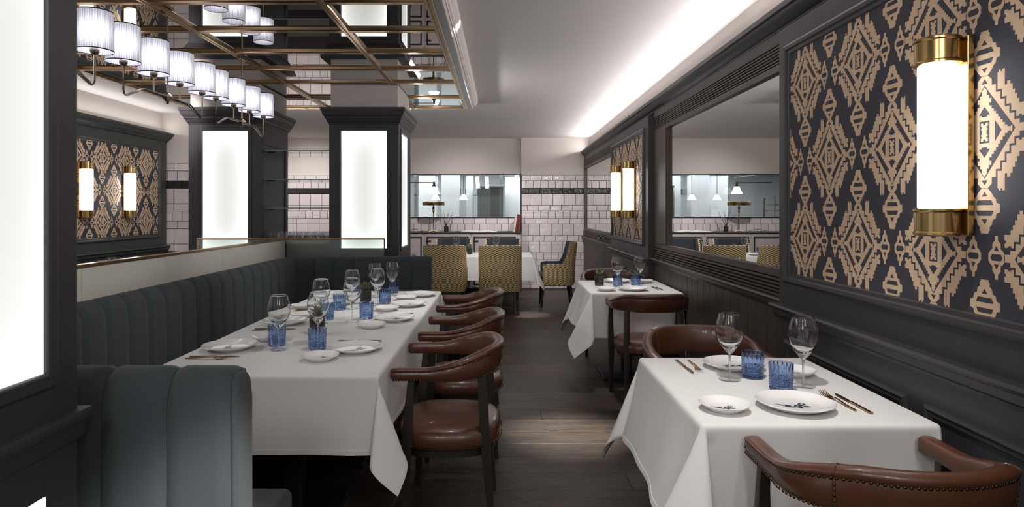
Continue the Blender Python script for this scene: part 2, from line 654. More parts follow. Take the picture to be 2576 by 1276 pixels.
# ---- floor
fl = struct('floor', MB().bx(-4.7, 1.75, -2.6, 16.0, -0.06, -0.016), M['subfloor'], smooth=0)
PW = 0.2135
rows = int((11.3 - 0.4) / PW)
cache = {}
rest = MB()
for i in range(rows):
    y0 = 0.4 + i * PW
    rs = random.Random(i * 13 + 5)
    x = -1.75 - rs.random() * 1.2
    xs = []
    while x < 1.6:
        L = 1.5 + rs.random() * 0.8
        xs.append((x, min(x + L, 1.62)))
        x += L
    rest.bx(-4.6, xs[0][0] - 0.002, y0 + 0.001, y0 + PW - 0.001, -0.016, 0)
    for a, b in xs:
        if y0 < 1.6 or b - a < 0.05:
            rest.bx(a + 0.0008, b - 0.0008, y0 + 0.001, y0 + PW - 0.001, -0.016, 0)
            continue
        mb = MB().bx(-(b - a) / 2 + 0.0008, (b - a) / 2 - 0.0008, -PW / 2 + 0.001, PW / 2 - 0.001, -0.016, 0)
        mb.build('plank', M['plank'], fl, smooth=0, bevel=0.0012, seg=1, loc=((a + b) / 2, y0 + PW / 2, 0))
rest.build('planks', M['plank'], fl, smooth=0, kind='stuff')

# ---- ceiling (main) and shell walls
struct('ceiling', MB().bx(-4.7, 1.75, -2.6, 11.6, CEIL, CEIL + 0.1), M['ceil'], smooth=0)
wr = struct('wall_right', MB().bx(XW, XW + 0.12, -2.6, 11.6, 0, CEIL), M['cream'], smooth=0)
struct('wall_left', MB().bx(-4.64, -4.52, -2.6, 8.6, 0, CEIL), M['cream'], smooth=0)
wf = MB().bx(-4.7, 1.75, -2.7, -2.6, 0, 0.45).bx(-4.7, 1.75, -2.7, -2.6, 2.45, CEIL)
for a_, b_ in ((-4.7, -4.2), (-2.6, -2.2), (-0.45, -0.1), (1.5, 1.75)):
    wf.bx(a_, b_, -2.7, -2.6, 0.45, 2.45)
struct('wall_front', wf, M['cream'], smooth=0)

# tiled walls.  rows from the top down: (height, width, dark strip)
ROWS = [(2.020, 1.924, 0.2017), (1.924, 1.791, 0.131), (1.791, 1.691, -0.2017), (1.691, 1.4855, 0.2017), (1.4855, 1.386, 0.2017),
        (1.386, 1.252, 0.131), (1.252, 1.153, 0.2017), (1.153, 0.949, 0.2017), (0.949, 0.847, 0.2017), (0.847, 0.643, 0.2017),
        (0.643, 0.516, 0.131), (0.516, 0.412, 0.2017), (0.412, 0.213, 0.2017), (0.213, 0.107, 0.2017), (0.107, 0.004, 0.2017)]
tile_mesh = {}


def tile(parent, x0, x1, z0, z1, y, dark, g=0.0034):
    w, h = round(x1 - x0 - 2 * g, 4), round(z1 - z0 - 2 * g, 4)
    if w < 0.012:
        return
    key = (w, h, dark)
    if key not in tile_mesh:
        e = 0.004
        mb = MB()
        mb.rings([[(-w / 2, 0.0, -h / 2), (w / 2, 0.0, -h / 2), (w / 2, 0.0, h / 2), (-w / 2, 0.0, h / 2)],
                  [(-w / 2, -0.005, -h / 2), (w / 2, -0.005, -h / 2), (w / 2, -0.005, h / 2), (-w / 2, -0.005, h / 2)],
                  [(-w / 2 + e, -0.008, -h / 2 + e), (w / 2 - e, -0.008, -h / 2 + e), (w / 2 - e, -0.008, h / 2 - e), (-w / 2 + e, -0.008, h / 2 - e)]],
                 True, False, True)
        tile_mesh[key] = mb.mesh('tile', M['tile_black'] if dark else M['tile'], 0)
    px, py, pz = parent.location
    obj('tile', tile_mesh[key], parent, ((x0 + x1) / 2 - px, y - py, (z0 + z1) / 2 - pz), (R(random.uniform(-0.5, 0.5)), 0, R(random.uniform(-0.6, 0.6))))


def tile_wall(parent, xa, xb, y, ztop, zbot, seed, offs=None):
    rs = random.Random(seed)
    for z1, z0, w in ROWS:
        if z1 > ztop + 0.02 or z0 < zbot - 0.02:
            continue
        dark, w = w < 0, abs(w)
        x = xa - rs.choice((0.0, 0.25, 0.5, 0.75, 0.4)) * w
        while x < xb:
            a, b = max(x, xa), min(x + w, xb)
            if b - a > 0.014:
                tile(parent, a, b, z0, z1, y, dark)
            x += w


# back wall with the kitchen window opening; tiled pier to the right
WX0, WX1, WZ0, WZ1 = -3.0, 0.346, 1.266, 2.05
bw = MB()
bw.bx(-3.95, WX0, 11.42, 11.56, 0, CEIL)
bw.bx(WX0, WX1, 11.42, 11.56, 0, WZ0)
bw.bx(WX0, WX1, 11.42, 11.56, WZ1, CEIL)
bw.bx(WX1, 1.7, YB, 11.56, 0, CEIL)
wall_back = struct('wall_back', bw, M['cream'], smooth=0)
tile_bed = MB()
tile_bed.bx(0.354, 1.571, YB - 0.0035, YB + 0.002, 0, 2.022)
tile_bed.bx(-3.90, -3.02, 11.4165, 11.421, 0, 2.022)
tile_bed.bx(WX0, WX1 - 0.002, 11.4165, 11.421, 1.0, WZ0 - 0.004)
tile_bed.build('grout_bed', M['grout'], wall_back, smooth=0)
tile_wall(wall_back, 0.354, 1.565, YB - 0.002, 2.03, -0.1, 3)
tile_wall(wall_back, -3.88, -3.02, 11.415, 2.03, 0.93, 4)
for z1, z0, wd, x in ((WZ0 - 0.006, 1.15, 0.2017, -2.1), (1.15, 1.018, 0.131, -2.1)):
    while x < WX1:
        tile(wall_back, x, min(x + wd, WX1 - 0.004), z0, z1, 11.415, False)
        x += wd
wl2 = struct('wall_corner', MB().bx(-4.7, -3.95, 8.48, 8.6, 0, CEIL).bx(-3.95, -3.85, 8.48, 11.56, 0, CEIL), M['cream'], smooth=0)
MB().bx(-4.52, -3.96, 8.4765, 8.481, 0, 2.022).build('grout_bed', M['grout'], wl2, smooth=0)
tile_wall(wl2, -4.518, -3.96, 8.475, 2.03, 0.80, 8)

# ---- window_1: frame and pane in the opening
win = thing('window_1', '', '')
del win['label'], win['category']
win['kind'] = 'structure'
fm = MB()
fm.bx(WX0, WX1, 11.40, 11.44, WZ0 - 0.004, WZ0 + 0.012)
fm.bx(WX0, WX1, 11.40, 11.44, WZ1 - 0.014, WZ1)
fm.bx(WX1 - 0.012, WX1 + 0.006, 11.30, 11.44, 1.0, WZ1)
fm.build('window_frame', M['black'], win, smooth=0)
MB().bx(WX0 + 0.012, WX1 - 0.014, 11.42, 11.426, WZ0 + 0.012, WZ1 - 0.014).build('pane', M['pane'], win, smooth=0)

# ---- cornice profile helper (outline in x-z, protruding towards -x from face xf)
def cornice_poly(xf, top, sign=-1, d=1.0):
    pts = [(0.0, 0.0), (0.150, 0.0), (0.150, -0.028), (0.135, -0.034), (0.130, -0.050), (0.105, -0.075), (0.085, -0.086), (0.085, -0.098),
           (0.062, -0.112), (0.055, -0.132), (0.030, -0.138), (0.022, -0.150), (0.0, -0.150)]
    return [(xf + sign * a * d, top + b * d) for a, b in pts]


tr = MB().prism(cornice_poly(1.555, 2.445), 'y', 0.2, 11.30)
struct('trim_1', tr, M['paint_dark'])
tl = MB().prism(cornice_poly(-4.515, 2.415, 1), 'y', 0.2, 8.475)
struct('trim_2', tl, M['paint_green'])

# ---- chair-rail profile
def rail_poly(xf, top, sign=-1, d=1.0):
    pts = [(0.0, 0.0), (0.046, 0.0), (0.052, -0.010), (0.046, -0.020), (0.034, -0.026), (0.030, -0.052), (0.018, -0.062), (0.014, -0.074), (0.0, -0.078)]
    return [(xf + sign * a * d, top + b * d) for a, b in pts]


# ------------------------------------------------------------------ wallpaper print
def mirror4(q):
    a = list(q)
    b = [(x, -y) for x, y in reversed(q)]
    rgt = a + b
    return rgt + [(-x, y) for x, y in reversed(rgt)]


def mirx(h):
    return list(h) + [(-x, y) for x, y in reversed(h)]


def fy(p):
    return [(x, -y) for x, y in reversed(p)]


def fx(p):
    return [(-x, y) for x, y in reversed(p)]


def motif():
    L = []
    A = [(1.1, 16.3), (2.7, 14.9), (2.7, 13.2), (4.2, 13.2), (4.2, 10.9), (5.8, 10.9), (5.8, 8.6), (7.4, 8.6), (7.4, 6.3), (9.0, 6.3), (9.0, 4.2),
         (10.7, 4.2), (10.7, 2.3), (12.5, 2.3), (12.5, 1.1), (14.6, 1.1)]
    L.append((1, 0, mirror4(A)))
    F = [(4.8, 16.4), (4.8, 11.5), (6.4, 11.5), (6.4, 9.2), (8.0, 9.2), (8.0, 6.9), (9.6, 6.9), (9.6, 4.8), (11.3, 4.8), (11.3, 3.0), (12.2, 3.0), (12.2, 3.5), (13.2, 3.5),
         (13.2, 3.0), (14.5, 3.0), (14.5, 4.2), (14.0, 4.2), (14.0, 5.0), (14.5, 5.0), (14.5, 6.6), (12.4, 6.6), (12.4, 7.9), (11.6, 7.9), (11.6, 9.3), (10.9, 9.3), (10.9, 10.7),
         (10.1, 10.7), (10.1, 12.3), (9.3, 12.3), (9.3, 13.3), (8.2, 13.3), (8.2, 12.3), (7.4, 12.3), (7.4, 17.0), (6.5, 17.0), (6.5, 16.4), (5.9, 16.4), (5.9, 17.0), (5.2, 17.0), (5.2, 16.4)]
    for p in (F, fx(F), fy(F), fx(fy(F))):
        L.append((1, 0, p))
    L.append((0, 1, [(0, 13.5), (11.0, 0), (0, -13.5), (-11.0, 0)][::-1]))
    C = [(0.0001, 13.0), (0.9, 12.0), (0.9, 10.6), (1.7, 10.6), (1.7, 9.6), (2.6, 9.6), (2.6, 8.3), (1.9, 8.3), (1.9, 7.4), (2.7, 7.4), (2.7, 6.5), (3.5, 6.5), (3.5, 5.6), (4.3, 5.6),
         (4.3, 4.7), (5.1, 4.7), (5.1, 3.8), (5.9, 3.8), (5.9, 2.9), (6.7, 2.9), (6.7, 2.0), (7.5, 2.0), (7.5, 1.15), (8.4, 1.15), (8.4, 0.6), (9.6, 0.6), (9.6, 0.9), (10.1, 0.9), (10.1, 0.3)]
    L.append((1, 2, mirror4(C)))
    D = [(0.0001, 7.4), (2.1, 4.9), (1.1, 4.9), (1.1, 4.4)]
    L.append((0, 3, mirx(D)))
    L.append((0, 3, fy(mirx(D))))
    S = [(6.3, 0), (3.9, -3.0), (3.9, 3.0)]
    L.append((0, 3, S))
    L.append((0, 3, fx(S)))
    L.append((0, 3, [(1.9, 3.2), (1.9, -3.2), (-1.9, -3.2), (-1.9, 3.2)]))
    I = [(0.4, 2.1), (0.4, 2.65), (1.35, 2.65), (1.35, 1.7), (0.85, 1.7), (0.85, 1.2), (1.25, 1.2), (1.25, 0.6), (0.85, 0.6), (0.85, 0.15)]
    L.append((1, 4, mirror4(I)))
    B = [(1.1, 16.2), (2.6, 17.6), (3.2, 18.6), (4.2, 19.4), (4.4, 20.5), (5.7, 20.8), (5.7, 23.2), (4.4, 23.6), (4.1, 25.0), (3.0, 25.4), (2.7, 26.8), (1.9, 27.4), (1.9, 28.6), (1.5, 28.6), (1.5, 29.3)]
    for p in (mirx(B), fy(mirx(B))):
        L.append((1, 0, p))
    bits = [mirx([(0.0001, 17.2), (1.1, 18.6)]), mirx([(2.6, 19.7), (3.2, 21.1)]), mirx([(3.4, 22.7), (2.6, 24.2)]), mirx([(1.1, 25.2), (0.0001, 26.7)]), mirx([(1.2, 13.9), (0.0001, 15.4)])]
    for p in bits:
        L.append((0, 1, p))
        L.append((0, 1, fy(p)))
    N = [(0.55, 6.2), (0.55, 4.9), (1.5, 3.9), (1.5, 2.5), (2.3, 1.9), (3.0, 1.0)]
    mini = mirror4(N)
    for cx in (17.4, -17.4):
        L.append((1, 0, [(x + cx, y) for x, y in mini]))
        L.append((0, 1, [(x + cx, y) for x, y in ((2.2, 0), (1.6, -0.95), (-1.6, -0.95), (-2.2, 0), (-1.6, 0.95), (1.6, 0.95))]))
        for s in (1, -1):
            L.append((0, 1, [(x + cx, y * s) for x, y in ((-0.9, 1.9), (0.9, 1.9), (0, 3.4))]))
    # half-drop small dark triangles at the waist are left to the gaps
    return L


MOT = motif()


def clip(poly, x0, x1, y0, y1):
    for ax, lim, sg in ((0, x0, 1), (0, x1, -1), (1, y0, 1), (1, y1, -1)):
        out = []
        for i, p in enumerate(poly):
            q = poly[(i + 1) % len(poly)]
            a, b = sg * (p[ax] - lim) >= 0, sg * (q[ax] - lim) >= 0
            if a:
                out.append(p)
            if a != b:
                t = (lim - p[ax]) / (q[ax] - p[ax])
                out.append((p[0] + t * (q[0] - p[0]), p[1] + t * (q[1] - p[1])))
        poly = out
        if len(poly) < 3:
            return []
    res = [poly[0]]
    for p in poly[1:]:
        if abs(p[0] - res[-1][0]) + abs(p[1] - res[-1][1]) > 1e-4:
            res.append(p)
    if len(res) > 2 and abs(res[0][0] - res[-1][0]) + abs(res[0][1] - res[-1][1]) < 1e-4:
        res.pop()
    return res if len(res) > 2 else []


PX, PZ = 43.6, 72.0                       # repeat in cm, every second column dropped by half


def wallpaper(root, xface, y0, y1, z0, z1, yref, zref, sign):
    """a sheet on the plane x = xface facing sign*x; (yref, zref) is the centre of one diamond"""
    mb = MB()
    b = len(mb.v)
    mb.v += [(xface, y0, z0), (xface, y1, z0), (xface, y1, z1), (xface, y0, z1)]
    mb.face((b, b + 1, b + 2, b + 3) if sign > 0 else (b + 3, b + 2, b + 1, b), 0)
    for i in range(-14, 15):
        for j in range(-3, 4):
            cy0 = yref * 100 + i * PX / 2
            cz0 = zref * 100 + j * PZ + (PZ / 2 if i % 2 else 0)
            if cy0 < y0 * 100 - 25 or cy0 > y1 * 100 + 25:
                continue
            for col, lay, poly in MOT:
                pts = clip([(x + cy0, y + cz0) for x, y in poly], y0 * 100, y1 * 100, z0 * 100, z1 * 100)
                if not pts:
                    continue
                area = sum(pts[k][0] * pts[(k + 1) % len(pts)][1] - pts[(k + 1) % len(pts)][0] * pts[k][1] for k in range(len(pts)))
                if abs(area) < 0.02:
                    continue
                if (area > 0) != (sign > 0):
                    pts = pts[::-1]
                b = len(mb.v)
                xx = xface + sign * 0.00025 * (lay + 1)
                mb.v += [(xx, p / 100, q / 100) for p, q in pts]
                mb.face(range(b, b + len(pts)), col)
    return mb.build('wallpaper', [M['wp_dark'], M['wp_cream']], root, smooth=0, world=True)


def frame_ring(mb, axis_x, y0, y1, z0, z1, wd, prof, sign):
    """picture-frame moulding of outer size y0..y1, z0..z1 on plane x = axis_x; prof = [(inset, height)]"""
    rs = []
    for ins, h in prof:
        x = axis_x + sign * h
        rs.append([(x, y0 + ins, z0 + ins), (x, y1 - ins, z0 + ins), (x, y1 - ins, z1 - ins), (x, y0 + ins, z1 - ins)])
    mb.rings(rs, True, False, False)
    return mb


FR = [(0, 0.0), (0.004, 0.012), (0.016, 0.020), (0.030, 0.017), (0.036, 0.009), (0.050, 0.007), (0.056, 0.0)]
FR2 = [(0, 0.0), (0.004, 0.010), (0.014, 0.014), (0.024, 0.008), (0.034, 0.009), (0.040, 0.0)]


def pilaster(name, label, y0, y1, wy0, wy1, xf, xb, sign, paint, yref, zref, lows, railtop=0.935):
    """painted panelling with a framed wallpaper field; sign = the way it faces along x"""
    root = thing(name, label, 'wall panel', (xb, (y0 + y1) / 2, 0))
    mb = MB()
    mb.bx(min(xf, xb), max(xf, xb), y0, y1, 0, 2.30)
    mb.build('panel_board', paint, root, smooth=0, bevel=0.003, world=True)
    m2 = MB()
    frame_ring(m2, xf, wy0 - 0.056, wy1 + 0.056, 1.07 - 0.030, 2.18 + 0.030, 0, [(a * 1.0, h) for a, h in FR], sign)
    m2.build('wallpaper_frame', paint, root, smooth=30, world=True)
    wallpaper(root, xf + sign * 0.001, wy0 - 0.003, wy1 + 0.003, 1.092, 2.157, yref, zref, sign)
    m3 = MB().prism(rail_poly(xf, railtop, sign), 'y', y0 - 0.012, y1 + 0.012)
    m3.build('chair_rail', paint, root, smooth=30, world=True)
    for a, b in lows:
        m4 = MB()
        frame_ring(m4, xf, a, b, 0.20, 0.765, 0, FR2, sign)
        m4.build('lower_moulding', paint, root, smooth=30, world=True)
    MB().bx(min(xf, xf + sign * 0.018), max(xf, xf + sign * 0.018), y0 - 0.01, y1 + 0.01, 0, 0.13).build('baseboard', paint, root, smooth=0, bevel=0.004, world=True)
    return root


pilaster('wallpapered_panel', 'large charcoal wall panel with sand and navy patterned wallpaper behind the single sconce', 0.45, 3.21, 0.9, 3.081, XF, XW + 0.002, -1,
         M['paint_dark'], 2.714, 1.4 + 133 * 2.714 / 1600, [(1.15, 2.10), (2.19, 3.14)])
pilaster('wallpapered_panel', 'charcoal wall panel with patterned wallpaper between the two mirrors, carrying twin sconces', 6.09, 8.15, 6.30, 8.02, XF, XW + 0.002, -1,
         M['paint_dark'], 7.02, 1.625, [(6.16, 7.08), (7.16, 8.08)])
pilaster('wallpapered_panel', 'dark green-grey wall panel with patterned wallpaper beyond the low partition', 4.2, 8.44, 4.6, 8.23, -4.45, -4.522, 1,
         M['paint_green'], 7.30, 1.625, [(4.3, 6.2), (6.3, 8.36)])


# ------------------------------------------------------------------ mirror bays of the right wall
def mirror_bay(label, y0, y1, boards):
    root = thing('wall_mirror', label, 'mirror', (XW, (y0 + y1) / 2, 0))
    MB().bx(XM, XM + 0.008, y0 + 0.03, y1 - 0.03, 1.07, 2.15).build('mirror_glass', M['mirror2'], root, smooth=0, world=True)
    fb = MB()
    fb.bx(XM - 0.022, XM + 0.03, y0, y1, 1.048, 1.092)         # bottom rail
    fb.bx(XM - 0.022, XM + 0.03, y0, y1, 2.127, 2.165)         # top rail
    fb.build('mirror_rail', M['wood_dark'], root, smooth=0, bevel=0.003, world=True)
    for ya, yb in ((y0, y0 + 0.11), (y1 - 0.50 if boards else y1 - 0.12, y1)):
        s = MB()
        s.bx(XM - 0.02, XM + 0.03, ya, yb, 1.09, 2.13)
        s.bx(XM - 0.03, XM - 0.02, ya + 0.02 if ya > y0 + 1 else ya, yb - 0.12 if ya > y0 + 1 else yb - 0.02, 1.09, 2.13)
        s.build('mirror_stile', M['wood_dark'], root, smooth=0, bevel=0.003, world=True)
    for z0, z1, n in ((0.948, 1.046, 5), (2.167, 2.285, 7)):
        for i in range(n):
            h = (z1 - z0) / n
            st = 0.0 if z0 < 1.5 else -0.012
            p = [(XM + 0.03, z0 + i * h + 0.001), (XM - 0.024 - st, z0 + i * h + 0.001), (XM - 0.032 - st, z0 + i * h + h * 0.3), (XM - 0.032 - st, z0 + i * h + h * 0.7), (XM - 0.024 - st, z0 + (i + 1) * h - 0.003), (XM + 0.03, z0 + (i + 1) * h - 0.003)]
            MB().prism(p, 'y', y0, y1).build('slat', M['wood_dark'], root, smooth=25, world=True)
    MB().bx(XM - 0.012, XM + 0.05, y0, y1, 2.286, 2.34).build('frieze', M['paint_dark'], root, smooth=0, world=True)
    p = [(XM + 0.04, 0.948), (XM - 0.060, 0.948), (XM - 0.066, 0.940), (XM - 0.060, 0.930), (XM - 0.046, 0.926), (XM - 0.042, 0.905), (XM - 0.030, 0.893), (XM - 0.026, 0.882), (XM + 0.04, 0.882)]
    MB().prism(p, 'y', y0, y1).build('ledge', M['wood_dark'], root, smooth=30, world=True)
    n = max(1, round((y1 - y0) / 0.1345))
    h = (y1 - y0) / n
    for i in range(n):
        a, b = y0 + i * h, y0 + (i + 1) * h
        q = [(XM + 0.03, a + 0.0005), (XM - 0.016, a + 0.0005), (XM - 0.022, a + 0.006), (XM - 0.022, b - 0.006), (XM - 0.016, b - 0.0005), (XM + 0.03, b - 0.0005)]
        MB().prism(q, 'z', 0.0, 0.884).build('board', M['board'], root, smooth=0, world=True)
    return root


mirror_bay('wide wall mirror in a reeded dark oak surround above vertical boarding', 3.215, 6.085, True)
mirror_bay('narrow wall mirror in dark oak beside the tiled end wall', 8.155, 11.28, False)


# ------------------------------------------------------------------ sconces
def sconce(x, y, z, sign, label):
    root = thing('wall_sconce', label, 'lamp', (x, y, z - 0.30), 0, 'brass tube sconces')
    MB().lathe([(0.052, 0.075), (0.052, 0.525)], 28, cap=False).build('tube', M['tube'], root, smooth=40)
    for nm, a in (('bottom_cap', 0.0), ('top_cap', 0.515)):
        MB().lathe([(0.056, a), (0.064, a + 0.004), (0.064, a + 0.010), (0.060, a + 0.014), (0.060, a + 0.071), (0.064, a + 0.075), (0.064, a + 0.081), (0.056, a + 0.085)], 32).build(nm, M['brass'], root, smooth=40)
    bk = MB()
    bk.bx(-sign * 0.02 if sign > 0 else 0.0, 0 if sign > 0 else 0.02, -0.01, 0.01, 0.1, 0.12)
    bk = MB()
    xa, xb = sorted((-sign * 0.071, -sign * 0.050))
    bk.bx(xa, xb, -0.058, 0.058, 0.002, 0.598)
    bk.build('back_plate', M['brass'], root, smooth=0, bevel=0.003)
    return root


sconce(1.325, 1.934, 1.622, -1, 'large brass tube sconce alone on the big wallpapered panel')
sconce(1.325, 6.67, 1.617, -1, 'brass tube sconce of the right-wall pair, the one nearer the wide mirror')
sconce(1.325, 7.41, 1.617, -1, 'brass tube sconce of the right-wall pair, the one nearer the narrow mirror')
sconce(-4.375, 6.72, 1.617, 1, 'brass tube sconce beside the lit pillar, on the green-grey panel past the partition')
sconce(-4.375, 7.51, 1.617, 1, 'brass tube sconce nearer the tiled corner, on the green-grey panel past the partition')


# ------------------------------------------------------------------ lit columns
def light_sheet(root, loc, rz, m, hw, hh):
    mb = MB().bx(-hw, hw, -0.004, 0.004, -hh, hh)
    o = mb.build('light_panel', m, root, smooth=0)
    o.location = loc
    o.rotation_euler = (0, 0, rz)
    return o


def column(label, x0, x1, y0, y1, ztop, front=True, side=True, low=False, paint=None, cor=True, lwide=None, lmat='lightpanel_side'):
    paint = paint or M['paint_dark']
    cx, cyy = (x0 + x1) / 2, (y0 + y1) / 2
    root = thing('column', label, 'column', (cx, cyy, 0))
    W, D = (x1 - x0) / 2, (y1 - y0) / 2
    zc = 1.594
    hh = 0.556
    core = MB()
    core.bx(-W + 0.03, W - 0.03, -D + 0.03, D - 0.03, 0, ztop - 0.01)
    core.build('core', paint, root, smooth=0)

    def face(wd, put):
        """four boards round a light panel on one face, with the inner moulding"""
        lw = lwide or (0.22 if wd < 0.36 else 0.27)
        f = MB()
        for a, b, c, d in ((-wd, -lw, 0, ztop - 0.15), (lw, wd, 0, ztop - 0.15), (-lw, lw, 0.775 if low else 0, zc - hh), (-lw, lw, zc + hh, ztop - 0.15)):
            put(f, a, b, c, d, 0.03)
        if low:
            put(f, -lw, lw, 0, 0.17, 0.03)
        f.build('face_board', paint, root, smooth=0, bevel=0.002)
        r = MB()
        for a, b, c, d in ((-lw - 0.028, -lw + 0.006, zc - hh - 0.028, zc + hh + 0.028), (lw - 0.006, lw + 0.028, zc - hh - 0.028, zc + hh + 0.028),
                           (-lw, lw, zc - hh - 0.028, zc - hh + 0.006), (-lw, lw, zc + hh - 0.006, zc + hh + 0.028)):
            put(r, a, b, c, d, 0.040)
        r.build('panel_moulding', paint, root, smooth=0, bevel=0.005)
        return lw
    if front:
        def putf(f, a, b, c, d, t):
            f.bx(a, b, -D + 0.03 - t, -D + 0.03, c, d)
        lw = face(W, putf)
        light_sheet(root, (0, -D + 0.022, zc), 0, M['lightpanel'] if lw < 0.25 else M['lightpanel_side'], lw, hh)
    if side:
        def puts(f, a, b, c, d, t):
            a = max(a, -D + 0.0305)
            f.bx(W - 0.03, W - 0.03 + t, a, b, c, d)
        lw = face(D, puts)
        light_sheet(root, (W - (0.006 if low else 0.022), 0, zc), R(90), M['lightpanel'] if lw < 0.25 else M[lmat], lw, hh)
        if low:
            light_sheet(root, (W - 0.006, 0, 0.4725), R(90), M['lightpanel_low'], lw, 0.30)
    else:
        def pts(f, a, b, c, d, t):
            a = max(a, -D + 0.0305)
            f.bx(W - 0.03, W - 0.03 + t, a, b, c, d)
        f = MB()
        pts(f, -D, D, 0, ztop - 0.15, 0.022)
        f.build('face_board', paint, root, smooth=0)
        r = MB()
        for a, b, c, d in ((-D, -D + 0.07, 0, ztop - 0.15), (D - 0.07, D, 0, ztop - 0.15), (-D + 0.07, D - 0.07, 2.02, ztop - 0.15)):
            pts(r, a, b, c, d, 0.032)
        r.build('face_board', paint, root, smooth=0, bevel=0.004)
    # chair rail band
    rb = MB()
    prof = [(0, 0.86), (0.012, 0.866), (0.02, 0.878), (0.028, 0.905), (0.042, 0.912), (0.048, 0.925), (0.042, 0.936), (0, 0.936)]
    q = 0.5 if not cor else 1.0
    rs = [[(-W - p * q, -D - p * q, z), (W + p * q, -D - p * q, z), (W + p * q, D + p * q, z), (-W - p * q, D + p * q, z)] for p, z in prof]
    rb.rings(rs)
    rb.build('chair_rail', paint, root, smooth=30)
    if cor:
        co = MB()
        prof = [(-0.03, -0.15), (0.006, -0.15), (0.010, -0.138), (0.022, -0.132), (0.030, -0.112), (0.048, -0.098), (0.048, -0.086), (0.066, -0.074), (0.078, -0.050), (0.082, -0.034), (0.094, -0.028), (0.094, 0.0), (-0.03, 0.0)]
        rs = [[(-W - p * 0.7, -D - p * 0.7, ztop + z), (W + p * 0.7, -D - p * 0.7, ztop + z), (W + p * 0.7, D + p * 0.7, ztop + z), (-W - p * 0.7, D + p * 0.7, ztop + z)] for p, z in prof]
        co.rings(rs)
        co.build('cornice', paint, root, smooth=30)
        MB().bx(-W + 0.012, W - 0.012, -D + 0.012, D - 0.012, ztop - 0.001, MIR - 0.003).build('shaft', M['cream'], root, smooth=0)
    return root


column('charcoal column with glowing front panel at the corner of the dark banquette', -1.614, -0.963, 5.95, 6.72, 2.356)
column('charcoal column with one glowing panel holding the glass shelves, behind the hanging shades', -2.93, -2.246, 5.95, 6.68, 2.356, side=False)
column('tall dark pillar with a glowing white panel beside the teal booth end', -1.65, -0.995, 0.40, 1.492, 2.62, front=False, side=True, low=True, cor=False, lwide=0.444, lmat='lightpanel_wide')

# ------------------------------------------------------------------ mirrored ceiling panel
XB = [-3.54, -3.0, -2.01, -1.018, -0.413]
YBARS = [0.75, 1.32, 1.89, 2.46, 3.03, 3.60, 4.17, 4.74, 5.31, 5.88, 6.66, 7.327]
mc = thing('mirrored_ceiling_panel', 'mirrored ceiling panel divided by a bronze grid above the banquette', 'ceiling panel', (-2.0, 4.0, CEIL))
for i in range(len(XB) - 1):
    for j in range(len(YBARS) - 1):
        mb = MB().bx(XB[i], XB[i + 1], YBARS[j], YBARS[j + 1], MIR, MIR + 0.006)
        mb.build('mirror_pane', M['mirror'], mc, smooth=0, world=True)


def bar_poly(c, w=0.026):
    return [(c - w, MIR + 0.001), (c - w, MIR - 0.010), (c - w + 0.004, MIR - 0.018), (c - 0.005, MIR - 0.018), (c - 0.003, MIR - 0.012), (c + 0.003, MIR - 0.012), (c + 0.005, MIR - 0.018), (c + w - 0.004, MIR - 0.018), (c + w, MIR - 0.010), (c + w, MIR + 0.001)]


for x in XB:
    MB().prism(bar_poly(x), 'y', YBARS[0], YBARS[-1]).build('grid_bar', M['bronze'], mc, smooth=0, world=True)
for y in YBARS:
    for i in range(4):
        if 5.9 < y < 6.7 and i in (0,):
            pass
        MB().prism(bar_poly(y), 'x', XB[i] + 0.018, XB[i + 1] - 0.018).build('grid_bar', M['bronze'], mc, smooth=0, world=True)
box = MB()
box.bx(XB[0] - 0.02, XB[-1] + 0.07, YBARS[0] - 0.02, YBARS[-1] + 0.02, MIR + 0.007, CEIL - 0.001)
box.build('backing_box', M['cream'], mc, smooth=0, world=True)
MB().bx(XB[-1] + 0.02, XB[-1] + 0.072, YBARS[0], YBARS[-1] + 0.02, MIR - 0.012, MIR + 0.008).build('steel_edge', M['steel'], mc, smooth=0, bevel=0.002, world=True)
xe = XB[-1] + 0.072
MB().prism([(xe - 0.002, MIR - 0.012), (xe + 0.008, MIR - 0.016), (xe + 0.016, MIR - 0.010), (xe + 0.020, MIR - 0.004), (xe + 0.026, MIR - 0.004), (xe + 0.028, MIR + 0.006), (xe + 0.040, MIR + 0.014), (xe + 0.044, MIR + 0.028), (xe + 0.060, MIR + 0.046), (xe + 0.066, MIR + 0.060), (xe + 0.066, CEIL - 0.001), (xe - 0.002, CEIL - 0.001)],
           'y', YBARS[0], YBARS[-1] + 0.02).build('edge_moulding', M['cream'], mc, smooth=25, world=True)


# ------------------------------------------------------------------ chandeliers
def arc_pts(c, r, a0, a1, n):
    return [(0, c[0] + r * math.cos(a0 + (a1 - a0) * i / n), c[1] + r * math.sin(a0 + (a1 - a0) * i / n)) for i in range(n + 1)]


